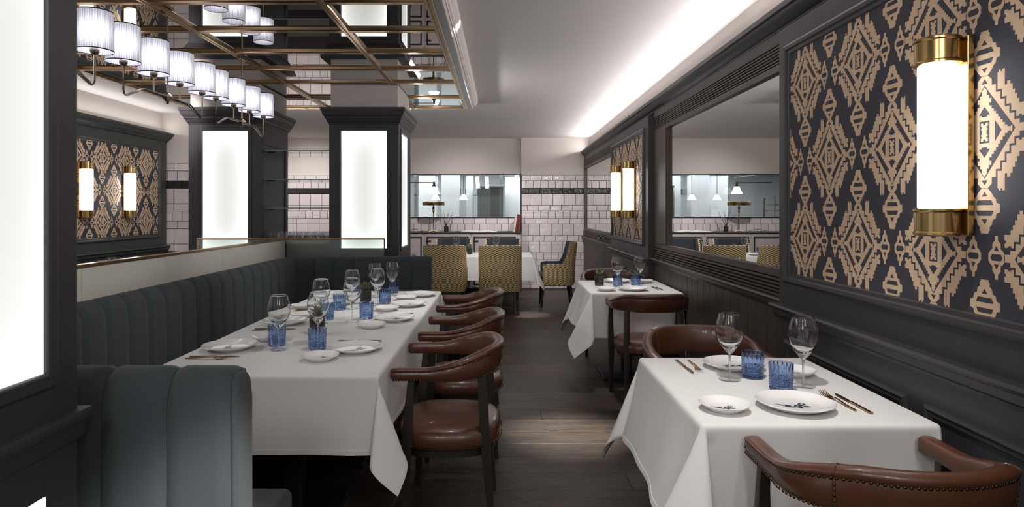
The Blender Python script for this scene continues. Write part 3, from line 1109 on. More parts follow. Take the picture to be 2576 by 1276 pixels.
def make_chandelier(y, label):
    root = thing('chandelier', label, 'chandelier', (-1.99, y, 2.0), 0, 'four-shade linear chandeliers')
    z = lambda a: a - 2.0
    MB().tube([(0, 0, z(2.075)), (0, 0, z(MIR - 0.03))], 0.0055, 10).build('rod', M['nickel'], root)
    MB().cb(0, 0, z(MIR - 0.026), 0.03, 0.11, 0.018).build('ceiling_plate', M['bronze'], root, smooth=0, bevel=0.002)
    MB().lathe([(0.003, -0.042), (0.010, -0.036), (0.008, -0.028), (0.014, -0.024), (0.026, -0.006), (0.030, 0.0), (0.030, 0.010), (0.022, 0.016), (0.010, 0.024), (0.006, 0.03)], 10, (0, 0, z(2.073))).build('hub', M['nickel'], root, smooth=20)
    for dx in (-0.008, 0.008):
        pts = []
        for s in (-1, 1):
            half = [(dx, s * 0.02, z(2.073)), (dx, s * 0.255, z(2.073)), (dx, s * 0.268, z(2.070)), (dx * 0.7, s * 0.39, z(2.020)), (dx * 0.4, s * 0.405, z(2.012)), (0, s * 0.42, z(2.010)), (0, s * 0.434, z(2.018)), (0, s * 0.44, z(2.035)), (0, s * 0.44, z(2.165))]
            pts = half if s < 0 else pts[::-1] + half
            if s < 0:
                keep = half
        MB().tube(keep[::-1] + half, 0.0048, 8).build('arm', M['nickel'], root)
    for yy in (-0.44, -0.147, 0.147, 0.44):
        if abs(yy) < 0.2:
            MB().tube([(0, yy, z(2.072)), (0, yy, z(2.17))], 0.0048, 8).build('stem', M['nickel'], root)
        MB().lathe([(0.006, -0.006), (0.016, -0.002), (0.021, 0.008), (0.021, 0.022), (0.010, 0.03)], 14, (0, yy, z(2.166))).build('socket', M['nickel'], root, smooth=40)
        sh = MB().lathe([(0.0835, 0.0), (0.079, 0.190)], 40, cap=False).build('lamp_shade', M['shade'], root, smooth=40, loc=(0, yy, z(2.180)))
        for rr, zz in ((0.0842, 0.0), (0.0797, 0.190)):
            MB().rings([[(rr * math.cos(2 * PI * k / 40), rr * math.sin(2 * PI * k / 40), zz + e) for k in range(40)] for e in (-0.003, 0.003)], True, False, False).build('shade_trim', M['black'], sh, smooth=0)
        MB().ball((0, 0, 0.07), 0.022, 10, 7, sz=1.5).build('bulb', M['bulb'], sh)
    return root


M['bulb'] = emit('lamp_bulb', (1.0, 0.95, 0.98, 1), 12)
ch = make_chandelier(3.786, 'middle linear chandelier with four pleated lilac-white shades over the partition')
dup(ch, (-1.99, 4.872, 2.0), 0, 'farthest linear chandelier with four pleated shades, ending before the lit columns')
dup(ch, (-1.99, 2.67, 2.0), 0, 'nearest linear chandelier, one shade showing past the pillar edge')

# ------------------------------------------------------------------ low partition
pt = thing('low_partition', 'low brass-capped partition of cream and frosted panels behind the banquette', 'partition', (-1.98, 4.0, 0))
ys = [1.75, 2.985, 4.49, 5.79]
for a, b in zip(ys, ys[1:]):
    MB().bx(-2.0, -1.97, a + 0.002, b - 0.002, 0.0, 1.128).build('cream_panel', M['panelcream'], pt, smooth=0, bevel=0.003, world=True)
for a, b in ((-2.774, -2.012), (-1.962, -1.075)):
    MB().bx(a, b, 5.803, 5.815, 0.0, 1.130).build('frosted_pane', M['frosted'], pt, smooth=0, world=True)
MB().bx(-2.004, -1.966, 1.75, 5.83, 1.128, 1.145).build('cap_rail', M['bronze'], pt, smooth=0, bevel=0.002, world=True)
MB().bx(-2.782, -1.067, 5.796, 5.822, 1.130, 1.145).build('cap_rail', M['bronze'], pt, smooth=0, bevel=0.002, world=True)
for x in (-2.782, -1.075):
    MB().bx(x, x + 0.008, 5.796, 5.822, 0, 1.131).build('end_trim', M['bronze'], pt, smooth=0, bevel=0.001, world=True)

# ------------------------------------------------------------------ banquette (U-shaped, channelled back)
bq = thing('banquette', 'long U-shaped blue-grey banquette with vertical channels around the white table', 'banquette', (-1.6, 3.6, 0))
bp = [(-1.80, 1.72), (-1.80, 5.32)]
for i in range(1, 9):
    a = R(180 - 90 * i / 8)
    bp.append((-1.54 + 0.26 * math.cos(a), 5.32 + 0.26 * math.sin(a)))
bp.append((-0.62, 5.58))


def path_eval(pts, s):
    for (a, b) in zip(pts, pts[1:]):
        L = math.hypot(b[0] - a[0], b[1] - a[1])
        if s <= L + 1e-9:
            t = s / L
            return (a[0] + (b[0] - a[0]) * t, a[1] + (b[1] - a[1]) * t), ((b[0] - a[0]) / L, (b[1] - a[1]) / L)
        s -= L
    a, b = pts[-2], pts[-1]
    L = math.hypot(b[0] - a[0], b[1] - a[1])
    return b, ((b[0] - a[0]) / L, (b[1] - a[1]) / L)


def path_len(pts):
    return sum(math.hypot(b[0] - a[0], b[1] - a[1]) for a, b in zip(pts, pts[1:]))


def channels(root, pts, step, zbot, ztop, depth, side, seed=0, both=False, puff=0.011):
    """upholstered channels along a plan path; 'side' +1: the padded face lies to the right of the path"""
    L = path_len(pts)
    n = max(1, round(L / step))
    prof = [(0.0, zbot), (0.004, zbot + 0.1), (0.004, (zbot + ztop) / 2), (0.0, ztop - 0.09), (-0.008, ztop - 0.05), (-0.026, ztop - 0.018), (-0.052, ztop - 0.003), (-depth * 0.6, ztop), (-depth * 0.8, ztop - 0.006), (-depth + 0.004, ztop - 0.03), (-depth, ztop - 0.08), (-depth, zbot)]
    for i in range(n):
        rings = []
        K = 8
        for k in range(K + 1):
            u = k / K
            s = (i + 0.004 + u * 0.992) * L / n
            (x, y), (tx, ty) = path_eval(pts, s)
            nx, ny = ty * side, -tx * side
            b = puff * (max(0.0, 1 - (2 * u - 1) ** 6) ** 0.6) - 0.7 * puff
            ring = []
            for q, (dd, z) in enumerate(prof):
                e = b if q < 9 else (b if both else 0.0) * (-1)
                zz = z + (b * 0.55 if 4 <= q <= 9 else 0)
                ring.append((x + nx * (dd + (e if q < 7 else (0 if q < 9 else e))), y + ny * (dd + (e if q < 7 else (0 if q < 9 else e))), zz))
            rings.append(ring)
        mb = MB()
        mb.rings(rings, True, True, True)
        mb.build('channel', M['teal'], root, smooth=50, world=True)


channels(bq, bp, 0.168, 0.44, 0.992, 0.12, 1)
channels(bq, [(-0.69, 1.62), (-1.87, 1.62)], 0.1686, 0.08, 0.985, 0.12, -1, both=True, puff=0.016)
ep = MB()
ep.rings([[(-0.694, y, z) for y, z in ((1.622, 0.08), (1.735, 0.08), (1.735, 0.90), (1.722, 0.958), (1.70, 0.978), (1.655, 0.978), (1.632, 0.958), (1.622, 0.90))],
          [(-0.676, y, z) for y, z in ((1.626, 0.08), (1.731, 0.08), (1.731, 0.90), (1.716, 0.953), (1.695, 0.968), (1.66, 0.968), (1.640, 0.953), (1.626, 0.90))]])
ep.build('end_panel', M['teal'], bq, smooth=45, bevel=0.010, seg=3, world=True)
# seat cushions (near return, long run, far return) and plinth


def cushion(x0, x1, y0, y1, z0, z1):
    return MB().bx(x0, x1, y0, y1, z0, z1).build('seat_cushion', M['teal'], bq, smooth=40, bevel=0.028, seg=4, world=True)


cushion(-1.79, -0.700, 1.742, 2.145, 0.33, 0.47)
cushion(-1.79, -1.34, 2.15, 5.10, 0.33, 0.47)
cushion(-1.79, -0.64, 5.105, 5.565, 0.33, 0.47)
pl = MB()
pl.bx(-1.90, -0.74, 1.745, 2.09, 0, 0.33)
pl.bx(-1.90, -1.40, 2.09, 5.16, 0, 0.33)
pl.bx(-1.90, -0.66, 5.16, 5.66, 0, 0.33)
pl.build('plinth', M['black'], bq, smooth=0, world=True)
bb = MB()
bb.bx(-1.925, -1.86, 1.75, 5.70, 0.0, 0.96)
bb.bx(-1.925, -0.64, 5.655, 5.70, 0.0, 0.96)
bb.build('back_board', M['black'], bq, smooth=0, world=True)


# ------------------------------------------------------------------ tables and cloths
def make_table(name, label, x0, x1, y0, y1, posts, base=0.42):
    cx, cyy = (x0 + x1) / 2, (y0 + y1) / 2
    root = thing(name, label, 'table', (cx, cyy, 0))
    MB().bx(x0 - cx + 0.004, x1 - cx - 0.004, y0 - cyy + 0.004, y1 - cyy - 0.004, 0.715, 0.748).build('tabletop', M['wood_dark'], root, smooth=0, bevel=0.003)
    for py in posts:
        MB().cb(0, py - cyy, 0.37, 0.085, 0.085, 0.69).build('post', M['black'], root, smooth=0, bevel=0.004)
        MB().cb(0, py - cyy, 0.0125, base, min(base, 0.55), 0.025).build('base_plate', M['black'], root, smooth=0, bevel=0.004)
    return root


def make_cloth(label, x0, x1, y0, y1, o, seed, flare=(0.05, 0.05, 0.05, 0.05), fold=0.36, swirl=0.24, ztop=0.7495, group='white tablecloths', wave=1.0, folds=None):
    """flares: -x, +x, -y, +y"""
    cx, cyy = (x0 + x1) / 2, (y0 + y1) / 2
    W, D = (x1 - x0) / 2, (y1 - y0) / 2
    rs = random.Random(seed)
    ph = [rs.random() * 6 for _ in range(8)]
    r0 = 0.014
    folds = folds or {}

    def drop(e):
        if e < r0 * PI / 2:
            return r0 * math.sin(e / r0), r0 - r0 * math.cos(e / r0)
        return r0, r0 + e - r0 * PI / 2

    def pos(a, b, push=0.0):
        ex, ey = max(0, abs(a) - W), max(0, abs(b) - D)
        sx, sy = (1 if a > 0 else -1), (1 if b > 0 else -1)
        if ex == 0 and ey == 0:
            return (a, b, ztop + push)
        fx_ = flare[1] if sx > 0 else flare[0]
        fy_ = flare[3] if sy > 0 else flare[2]
        if ey == 0:
            out, dn = drop(ex)
            t = ex / o
            k = abs(b) / D
            wv = wave * 0.020 * t * (math.sin(b * 9 + ph[0 if sx > 0 else 1]) + 0.6 * math.sin(b * 17 + ph[2])) * (1 - k ** 6)
            return (sx * (W + out + fx_ * t ** 1.3 + wv * 0.8 + push), b, ztop - dn * (1 - 0.03 * t))
        if ex == 0:
            out, dn = drop(ey)
            t = ey / o
            k = abs(a) / W
            wv = wave * 0.020 * t * (math.sin(a * 10 + ph[3 if sy > 0 else 4]) + 0.6 * math.sin(a * 19 + ph[5])) * (1 - k ** 6)
            return (a, sy * (D + out + fy_ * t ** 1.3 + wv * 0.8 + push), ztop - dn * (1 - 0.03 * t))
        r = math.hypot(ex, ey)
        th = math.atan2(ey, ex) / (PI / 2)
        out, dn = drop(r)
        rr = max(0, r - 0.02)
        fo, sw = folds.get((sx, sy), (fold, swirl * (1 if (sx * sy) > 0 else -1)))
        la = fo * math.sin(PI * th)
        lb = sw * math.sin(2 * PI * th)
        c, s = math.cos(th * PI / 2), math.sin(th * PI / 2)
        dx = la * 0.7071 + lb * 0.7071
        dy = la * 0.7071 - lb * 0.7071
        t = min(1.3, r / o)
        fl_x = fx_ * t ** 1.3 * c * (1 - th)
        fl_y = fy_ * t ** 1.3 * s * th
        hz = math.sqrt(max(0.05, 1 - min(0.9, dx * dx + dy * dy)))
        return (sx * (W + out * c + rr * dx + fl_x + push * 0.7), sy * (D + out * s + rr * dy + fl_y + push * 0.7), ztop - dn * hz)

    def axis(H):
        v = [-H + H * 2 * i / 16 for i in range(17)]
        e = [0.0, 0.004, 0.009, 0.014, 0.02, 0.03] + [0.03 + (o - 0.03) * i / 14 for i in range(1, 15)]
        return [-H - q for q in reversed(e[1:])] + v + [H + q for q in e[1:]]
    ax, ay = axis(W), axis(D)
    mb = MB()
    mb.rings([[pos(a, b) for a in ax] for b in ay], closed=False)
    root = mb.build('tablecloth', M['linen'], None, smooth=60, loc=(cx, cyy, 0))
    sm = root.modifiers.new('thick', 'SOLIDIFY')
    sm.thickness = 0.0014
    sm.offset = 1
    tag(root, label, 'tablecloth', group)
    # stitched hem, a doubled strip along the edge
    A, B = W + o, D + o
    hm = MB()
    ring_o, ring_i, ring_b = [], [], []
    inner = 0.020
    n = 60
    for side in range(4):
        for i in range(n):
            u = i / n * 2 - 1
            if side == 0:
                p, q = (u * A, -B), (u * (A - inner), -B + inner)
            elif side == 1:
                p, q = (A, u * B), (A - inner, u * (B - inner))
            elif side == 2:
                p, q = (-u * A, B), (-u * (A - inner), B - inner)
            else:
                p, q = (-A, -u * B), (-A + inner, -u * (B - inner))
            ring_o.append(pos(p[0], p[1], 0.0035))
            ring_i.append(pos(q[0], q[1], 0.0035))
            ring_b.append(pos(q[0], q[1], 0.001))
    hm.rings([ring_o, ring_i, ring_b], True, False, False)
    hm.build('hem', M['linen'], root, smooth=60)
    return root


make_table('long_dining_table', 'long rectangular table under the white cloth inside the banquette', -1.42, -0.498, 2.512, 5.098, (2.95, 3.65, 4.6))
make_cloth('long white tablecloth on the large table inside the banquette', -1.42, -0.498, 2.512, 5.098, 0.325, 3, (0.01, 0.0, 0.01, 0.01),
           folds={(1, -1): (0.30, -0.26), (-1, -1): (0.25, 0.2), (1, 1): (0.28, 0.2), (-1, 1): (0.2, 0.2)}, wave=0.35)
make_table('dining_table', 'small table under the white cloth in front of the large wallpapered panel', 0.62, 1.32, 1.938, 2.796, (2.36,), 0.45)
make_cloth('white tablecloth on the table in front of the large wallpapered panel', 0.62, 1.32, 1.938, 2.796, 0.37, 11, (0.075, 0.0, 0.0, 0.02),
           folds={(-1, -1): (0.30, 0.22), (-1, 1): (0.30, -0.20), (1, -1): (0.08, 0.10), (1, 1): (0.06, 0.06)}, wave=0.8)
make_table('dining_table', 'small table under the white cloth in front of the wide wall mirror', 0.715, 1.415, 5.01, 5.876, (5.44,), 0.45)
make_cloth('white tablecloth on the table in front of the wide wall mirror', 0.715, 1.415, 5.01, 5.876, 0.37, 5, (0.075, 0.0, 0.0, 0.02),
           folds={(-1, -1): (0.30, 0.22), (-1, 1): (0.30, -0.20), (1, -1): (0.05, 0.04), (1, 1): (0.05, 0.04)}, wave=0.8)
make_table('dining_table', 'table under the white cloth among the gold-weave armchairs', -0.95, 0.43, 9.0, 9.81, (9.4,), 0.6)
make_cloth('white tablecloth on the table among the gold-weave armchairs', -0.95, 0.43, 9.0, 9.81, 0.36, 21, (0.03, 0.06, 0.02, 0.02),
           folds={(1, -1): (0.34, -0.22), (1, 1): (0.3, 0.2)}, wave=0.6)
make_table('dining_table', 'table under a white cloth beyond the low partition', -3.75, -3.0, 4.6, 5.75, (4.9, 5.5), 0.45)
make_cloth('white tablecloth on the table beyond the low partition', -3.75, -3.0, 4.6, 5.75, 0.30, 23, (0.02, 0.02, 0.02, 0.02))


# ------------------------------------------------------------------ leather armchairs
def sstep(a, b, x):
    t = max(0, min(1, (x - a) / (b - a)))
    return t * t * (3 - 2 * t)


RW, RY0, RYB = 0.263, 0.225, -0.215
_arm = [(RW - 0.004, RY0 - (RY0 + 0.0) * i / 7) for i in range(7)]
_arc = [(RW * math.cos(PI / 2 * i / 14) ** 0.9 if i < 14 else 0.0, RYB * math.sin(PI / 2 * i / 14)) for i in range(15)]
_half = _arm + [(x, y) for x, y in _arc]
RAIL = _half + [(-x, y) for x, y in reversed(_half[:-1])]
_cum = [0.0]
for _a, _b in zip(RAIL, RAIL[1:]):
    _cum.append(_cum[-1] + math.hypot(_b[0] - _a[0], _b[1] - _a[1]))
RL = _cum[-1]


def rail_at(s):
    s = max(0, min(RL, s))
    i = 0
    while i < len(_cum) - 2 and _cum[i + 1] < s:
        i += 1
    t = (s - _cum[i]) / (_cum[i + 1] - _cum[i])
    a, b = RAIL[i], RAIL[i + 1]
    x, y = a[0] + (b[0] - a[0]) * t, a[1] + (b[1] - a[1]) * t
    # smoothed outward normal
    j0, j1 = max(i - 1, 0), min(i + 2, len(RAIL) - 1)
    tx, ty = RAIL[j1][0] - RAIL[j0][0], RAIL[j1][1] - RAIL[j0][1]
    l = math.hypot(tx, ty)
    nx, ny = -ty / l, tx / l
    q = abs(s / RL * 2 - 1)                    # 0 at the middle of the back, 1 at the arm tips
    if x * nx + (y - 0.1) * ny < 0:
        nx, ny = -nx, -ny
    top = 0.802 - 0.076 * sstep(0.22, 0.80, q)
    hgt = 0.132 - 0.080 * sstep(0.18, 0.85, q)
    lean = 0.020 * (1 - sstep(0.2, 0.7, q))
    return x, y, nx, ny, top, hgt, lean, q


def rail_point(s, n, f):
    x, y, nx, ny, top, hgt, lean, q = rail_at(s)
    n += lean * (f - 0.4)
    return (x + nx * n, y + ny * n, top - hgt * (1 - f))


RPROF = [(-0.016, 0.0), (-0.024, 0.14), (-0.025, 0.5), (-0.024, 0.80), (-0.018, 0.95), (-0.004, 1.0), (0.012, 0.985), (0.024, 0.92), (0.027, 0.84), (0.023, 0.775), (0.020, 0.75), (0.023, 0.70), (0.026, 0.45), (0.022, 0.10), (0.014, 0.0)]


def nail_row(mb, pts, r=0.0046):
    for p, nrm in pts:
        n = Vector(nrm).normalized()
        u = n.orthogonal().normalized()
        v = n.cross(u)
        P = Vector(p)
        b = len(mb.v)
        for rr, hh in ((1.0, -0.0004), (0.86, 0.0016), (0.5, 0.0028)):
            for k in range(7):
                a = 2 * PI * k / 7
                mb.v.append(tuple(P + (u * math.cos(a) + v * math.sin(a)) * r * rr + n * hh))
        for q in (0, 7):
            for k in range(7):
                mb.face((b + q + k, b + q + (k + 1) % 7, b + q + 7 + (k + 1) % 7, b + q + 7 + k))
        mb.face([b + 14 + k for k in range(7)])


def make_leather_chair(label):
    root = thing('leather_armchair', label, 'chair', (0, 0, 0), 0, 'brown leather tub armchairs')
    # back and arm rail
    mb = MB()
    N = 56
    rings = []
    for i in range(N + 1):
        rings.append([rail_point(RL * i / N, n, f) for n, f in RPROF])
    c0 = [tuple(Vector(p) * 0.75 + (sum((Vector(q) for q in rings[0]), Vector()) / len(RPROF)) * 0.25 + Vector((0, 0.010, 0))) for p in rings[0]]
    c1 = [tuple(Vector(p) * 0.75 + (sum((Vector(q) for q in rings[-1]), Vector()) / len(RPROF)) * 0.25 + Vector((0, 0.010, 0))) for p in rings[-1]]
    mb.rings([c0] + rings + [c1])
    back = mb.build('back_rail', M['leather'], root, smooth=50)
    # raised welts where the back pad meets the arms
    for s in (RL * 0.32, RL * 0.68):
        MB().rings([[rail_point(s - 0.004, n * 1.0, f) for n, f in RPROF],
                    [tuple(Vector(rail_point(s - 0.002, n * 1.09, f)) + Vector((0, 0, 0.002 if f > 0.5 else 0))) for n, f in RPROF],
                    [tuple(Vector(rail_point(s + 0.002, n * 1.09, f)) + Vector((0, 0, 0.002 if f > 0.5 else 0))) for n, f in RPROF],
                    [rail_point(s + 0.004, n * 1.0, f) for n, f in RPROF]], True, False, False).build('welt', M['leather'], back, smooth=50)
    nm = MB()
    pts = []
    k = int(RL / 0.0125)
    for i in range(k + 1):
        s = 0.004 + (RL - 0.008) * i / k
        x, y, nx, ny, *_ = rail_at(s)
        for n, f in ((0.0215, 0.755), (0.0235, 0.055)):
            pts.append((rail_point(s, n, f), (nx, ny, 0.0)))
    for s in (RL * 0.32, RL * 0.68, 0.006, RL - 0.006):
        x, y, nx, ny, top, hgt, lean, q = rail_at(s)
        m_ = max(2, int(hgt * 0.7 / 0.0125))
        for i in range(1, m_):
            f = 0.055 + 0.70 * i / m_
            pts.append((rail_point(s, 0.0255, f), (nx, ny, 0)))
    nail_row(nm, pts)
    nm.build('nailheads', M['nail'], back, smooth=89, kind='stuff')
    # seat
    st = MB()
    n = 44

    def outline(a, gx, gy):
        c, s = math.cos(a), math.sin(a)
        e = 0.62
        x = gx * (abs(c) ** e) * (1 if c >= 0 else -1)
        y = gy * (abs(s) ** e) * (1 if s >= 0 else -1)
        if y < 0:
            x *= 1 - 0.10 * (abs(y) / gy) ** 1.5
        return x, y
    rings = []
    for gx, gy, z in ((0.225, 0.21, 0.365), (0.246, 0.226, 0.368), (0.252, 0.233, 0.385), (0.254, 0.230, 0.405), (0.248, 0.231, 0.428), (0.228, 0.212, 0.447), (0.18, 0.168, 0.460), (0.09, 0.085, 0.466), (0.01, 0.01, 0.467)):
        rings.append([outline(2 * PI * j / n, gx, gy) + (z,) for j in range(n)])
    st.rings(rings)
    seat = st.build('seat', M['leather'], root, smooth=60)
    nm2 = MB()
    pts = []
    for j in range(118):
        x, y = outline(2 * PI * j / 118, 0.2555, 0.2365)
        pts.append(((x, y, 0.381), (x, y, 0)))
    nail_row(nm2, pts, 0.0044)
    nm2.build('nailheads', M['nail'], seat, smooth=89, kind='stuff')
    ap = MB()
    ap.rings([[outline(2 * PI * j / n, 0.225, 0.208) + (z,) for j in range(n)] for z in (0.325, 0.366)])
    ap.build('seat_frame', M['leg'], root, smooth=40)
    for s in (-1, 1):
        MB().tube([(s * 0.256, 0.148, 0.685), (s * 0.258, 0.155, 0.60), (s * 0.256, 0.163, 0.50), (s * 0.251, 0.168, 0.40), (s * 0.249, 0.172, 0.32), (s * 0.250, 0.180, 0.15), (s * 0.252, 0.187, 0.0)],
                  [0.0150, 0.0165, 0.020, 0.0235, 0.0215, 0.0165, 0.0125], 12, sq=True).build('leg', M['leg'], root, smooth=50)
        MB().tube([(s * 0.192, -0.150, 0.685), (s * 0.194, -0.156, 0.58), (s * 0.196, -0.162, 0.46), (s * 0.197, -0.167, 0.38), (s * 0.198, -0.178, 0.22), (s * 0.202, -0.200, 0.0)],
                  [0.0190, 0.0205, 0.0215, 0.0225, 0.018, 0.0130], 12, sq=True).build('leg', M['leg'], root, smooth=50)
    return root


lc = make_leather_chair('brown leather armchair nearest the teal booth, on the aisle side of the long table')
lc.location = (-0.238, 2.98, 0)
lc.rotation_euler = (0, 0, R(90))
LG = 'brown leather tub armchairs'
dup(lc, (-0.228, 3.79, 0), R(90), 'middle of the three brown leather armchairs along the long table', LG)
dup(lc, (-0.232, 4.79, 0), R(90), 'last of the three brown leather armchairs along the long table, by the banquette end', LG)
dup(lc, (1.01, 1.677, 0), 0, 'brown leather armchair with its back to the viewer, at the large-panel table', LG)
dup(lc, (0.98, 3.10, 0), R(180), 'brown leather armchair facing the viewer across the large-panel table', LG)
dup(lc, (1.095, 4.735, 0), 0, 'brown leather armchair with its back to the viewer, at the mirror-side table', LG)
dup(lc, (1.065, 6.28, 0), R(180), 'brown leather armchair mostly hidden behind the mirror-side table', LG)


# ------------------------------------------------------------------ gold-weave armchairs
def make_weave_chair(label):
    root = thing('upholstered_armchair', label, 'chair', (0, 0, 0), 0, 'gold-weave upholstered armchairs')
    half = [(0.265, 0.20 - 0.06 * i) for i in range(5)] + [(0.268, -0.08), (0.268, -0.12)]
    half += [(0.145 + 0.123 * math.cos(R(a)), -0.14 - 0.115 * math.sin(R(a))) for a in (10, 25, 40, 55, 70, 85)] + [(0.07, -0.262), (0.0, -0.266)]
    pts = half + [(-x, y) for x, y in reversed(half[:-1])]
    nrm = []
    for i in range(len(pts)):
        a, b = pts[max(i - 1, 0)], pts[min(i + 1, len(pts) - 1)]
        tx, ty = b[0] - a[0], b[1] - a[1]
        l = math.hypot(tx, ty)
        nx, ny = -ty / l, tx / l
        if nx * pts[i][0] + ny * (pts[i][1] - 0.05) < 0:
            nx, ny = -nx, -ny
        nrm.append((nx, ny))

    def top(y):
        return 0.625 + 0.31 * sstep(-0.095, -0.165, y) if y < -0.09 else 0.625 - 0.02 * (y > 0.15)

    def flare(z, y):
        return 0.035 * max(0, (z - 0.6)) / 0.33

    def shell(off_in, off_out, zl, dz):
        rings = []
        for (x, y), (nx, ny) in zip(pts, nrm):
            t = top(y) + dz
            ring = []
            for o_, z in ((off_out - 0.02, zl), (off_out - 0.004, zl + 0.04), (off_out, (zl + t) / 2), (off_out, t - 0.006), (off_in, t - 0.002), (off_in, zl)):
                yo = -flare(z, y) if y < -0.1 else 0
                ring.append((x + nx * o_, y + ny * o_ + yo, z))
            rings.append(ring)
        return MB().rings(rings)
    shell(0.0, 0.022, 0.315, 0.0).build('outer_shell', M['weave'], root, smooth=50)
    shell(-0.048, 0.002, 0.33, 0.006).build('inner_lining', M['navy'], root, smooth=50)
    MB().bx(-0.225, 0.225, -0.20, 0.262, 0.335, 0.475).build('seat_cushion', M['navy'], root, smooth=40, bevel=0.035, seg=4)
    MB().bx(-0.245, 0.245, -0.21, 0.225, 0.30, 0.345).build('seat_base', M['navy'], root, smooth=40, bevel=0.02)
    for sx in (-1, 1):
        MB().tube([(sx * 0.215, 0.19, 0.31), (sx * 0.235, 0.215, 0.0)], [0.024, 0.013], 10).build('leg', M['leg2'], root)
        MB().tube([(sx * 0.19, -0.20, 0.31), (sx * 0.205, -0.245, 0.0)], [0.024, 0.013], 10).build('leg', M['leg2'], root)
    return root


M['leg2'] = mat('walnut_leg', lin(74, 58, 48), 0.4, var=0.2, vscale=10, stretch=(5, 5, 0.5))
wc = make_weave_chair('gold-weave armchair with its back to the viewer, behind the banquette end')
wc.location = (-0.76, 8.66, 0)
WG = 'gold-weave upholstered armchairs'
dup(wc, (-0.02, 8.66, 0), 0, 'gold-weave armchair with its back to the viewer, directly behind the leather armchairs', WG)
dup(wc, (0.79, 9.40, 0), R(90), 'gold-weave armchair seen from the side against the tiled wall', WG)
dup(wc, (-0.78, 10.17, 0), R(180), 'armchair with dark navy lining facing the viewer, under the brass lamp', WG)
dup(wc, (0.02, 10.17, 0), R(180), 'armchair with dark navy lining facing the viewer, in front of the leaning books', WG)
dup(wc, (-1.27, 9.42, 0), R(-90), 'gold-weave armchair half hidden by the lit column, at the table end', WG)
dup(wc, (-3.38, 6.36, 0), R(180), 'armchair with dark lining beyond the partition, below the sconces', WG)
dup(wc, (-3.80, 7.6, 0), R(120), 'dark armchair standing in the tiled corner beyond the partition', WG)


# ------------------------------------------------------------------ table ware
TZ = 0.7512


def plate_mesh(Rr):
    mb = MB()
    k = Rr / 0.12
    prof = [(0.0, 0.003), (0.066 * k, 0.003), (0.069 * k, 0.0), (0.073 * k, 0.0), (0.077 * k, 0.004), (0.098 * k, 0.012), (0.119 * k, 0.0225), (0.1205 * k, 0.0245), (0.119 * k, 0.026), (0.100 * k, 0.017), (0.083 * k, 0.0100), (0.070 * k, 0.0078), (0.0, 0.0074)]
    mb.lathe(prof, 56, cap=False)
    return mb.mesh('plate_body', M['porcelain'], 60)


def print_mesh(k):
    polys = [(0, [(-4.7, 1.7), (-3.6, 1.0), (-1.5, 0.4), (-1.3, -0.6), (-2.3, -1.0), (-3.3, 0.0)]),
             (0, [(-2.2, -0.3), (-0.9, 0.4), (0.2, 0.5), (1.4, 0.6), (2.2, -0.1), (3.3, -0.7), (3.6, -1.4), (2.2, -1.6), (1.5, -1.3), (1.0, -2.2), (0.5, -2.3), (-0.1, -1.5), (-1.2, -1.7), (-2.4, -1.2)]),
             (0, [(0.9, 0.8), (1.6, 1.6), (2.6, 2.3), (3.1, 1.4), (3.0, 0.4), (2.1, 0.1)]),
             (1, [(-1.3, -0.3), (-0.3, 0.1), (-0.2, -0.5), (-1.0, -0.9)]), (1, [(0.4, 0.1), (1.3, 0.2), (0.9, -0.4)]), (1, [(1.1, -0.7), (2.1, -0.6), (1.6, -1.1)]),
             (1, [(1.6, 0.9), (2.4, 1.6), (2.6, 0.8)]), (1, [(-3.4, 0.8), (-2.2, 0.2), (-2.6, -0.3)]), (1, [(-0.2, -0.9), (0.4, -0.8), (0.3, -1.6)])]
    mb = MB()
    for lay, p in polys:
        area = sum(p[i][0] * p[(i + 1) % len(p)][1] - p[(i + 1) % len(p)][0] * p[i][1] for i in range(len(p)))
        if area < 0:
            p = p[::-1]
        b = len(mb.v)
        mb.v += [(x * 0.01 * k, y * 0.01 * k, 0.0080 + 0.0003 * lay) for x, y in p]
        mb.face(range(b, b + len(p)), lay)
    return mb.mesh('print', [M['ink'], M['porcelain']], 0)


PM = {'big': plate_mesh(0.122), 'small': plate_mesh(0.080)}
PR = {'big': print_mesh(1.32), 'small': print_mesh(0.95)}


def plate(size, x, y, label, rot=0.0):
    nm = 'dinner_plate' if size == 'big' else 'side_plate'
    r = thing(nm, label, 'plate', (x, y, TZ), rot, 'white dinner plates' if size == 'big' else 'white side plates')
    obj('plate_body', PM[size], r)
    obj('print', PR[size], r, label='dark blue animal-head print')
    return r


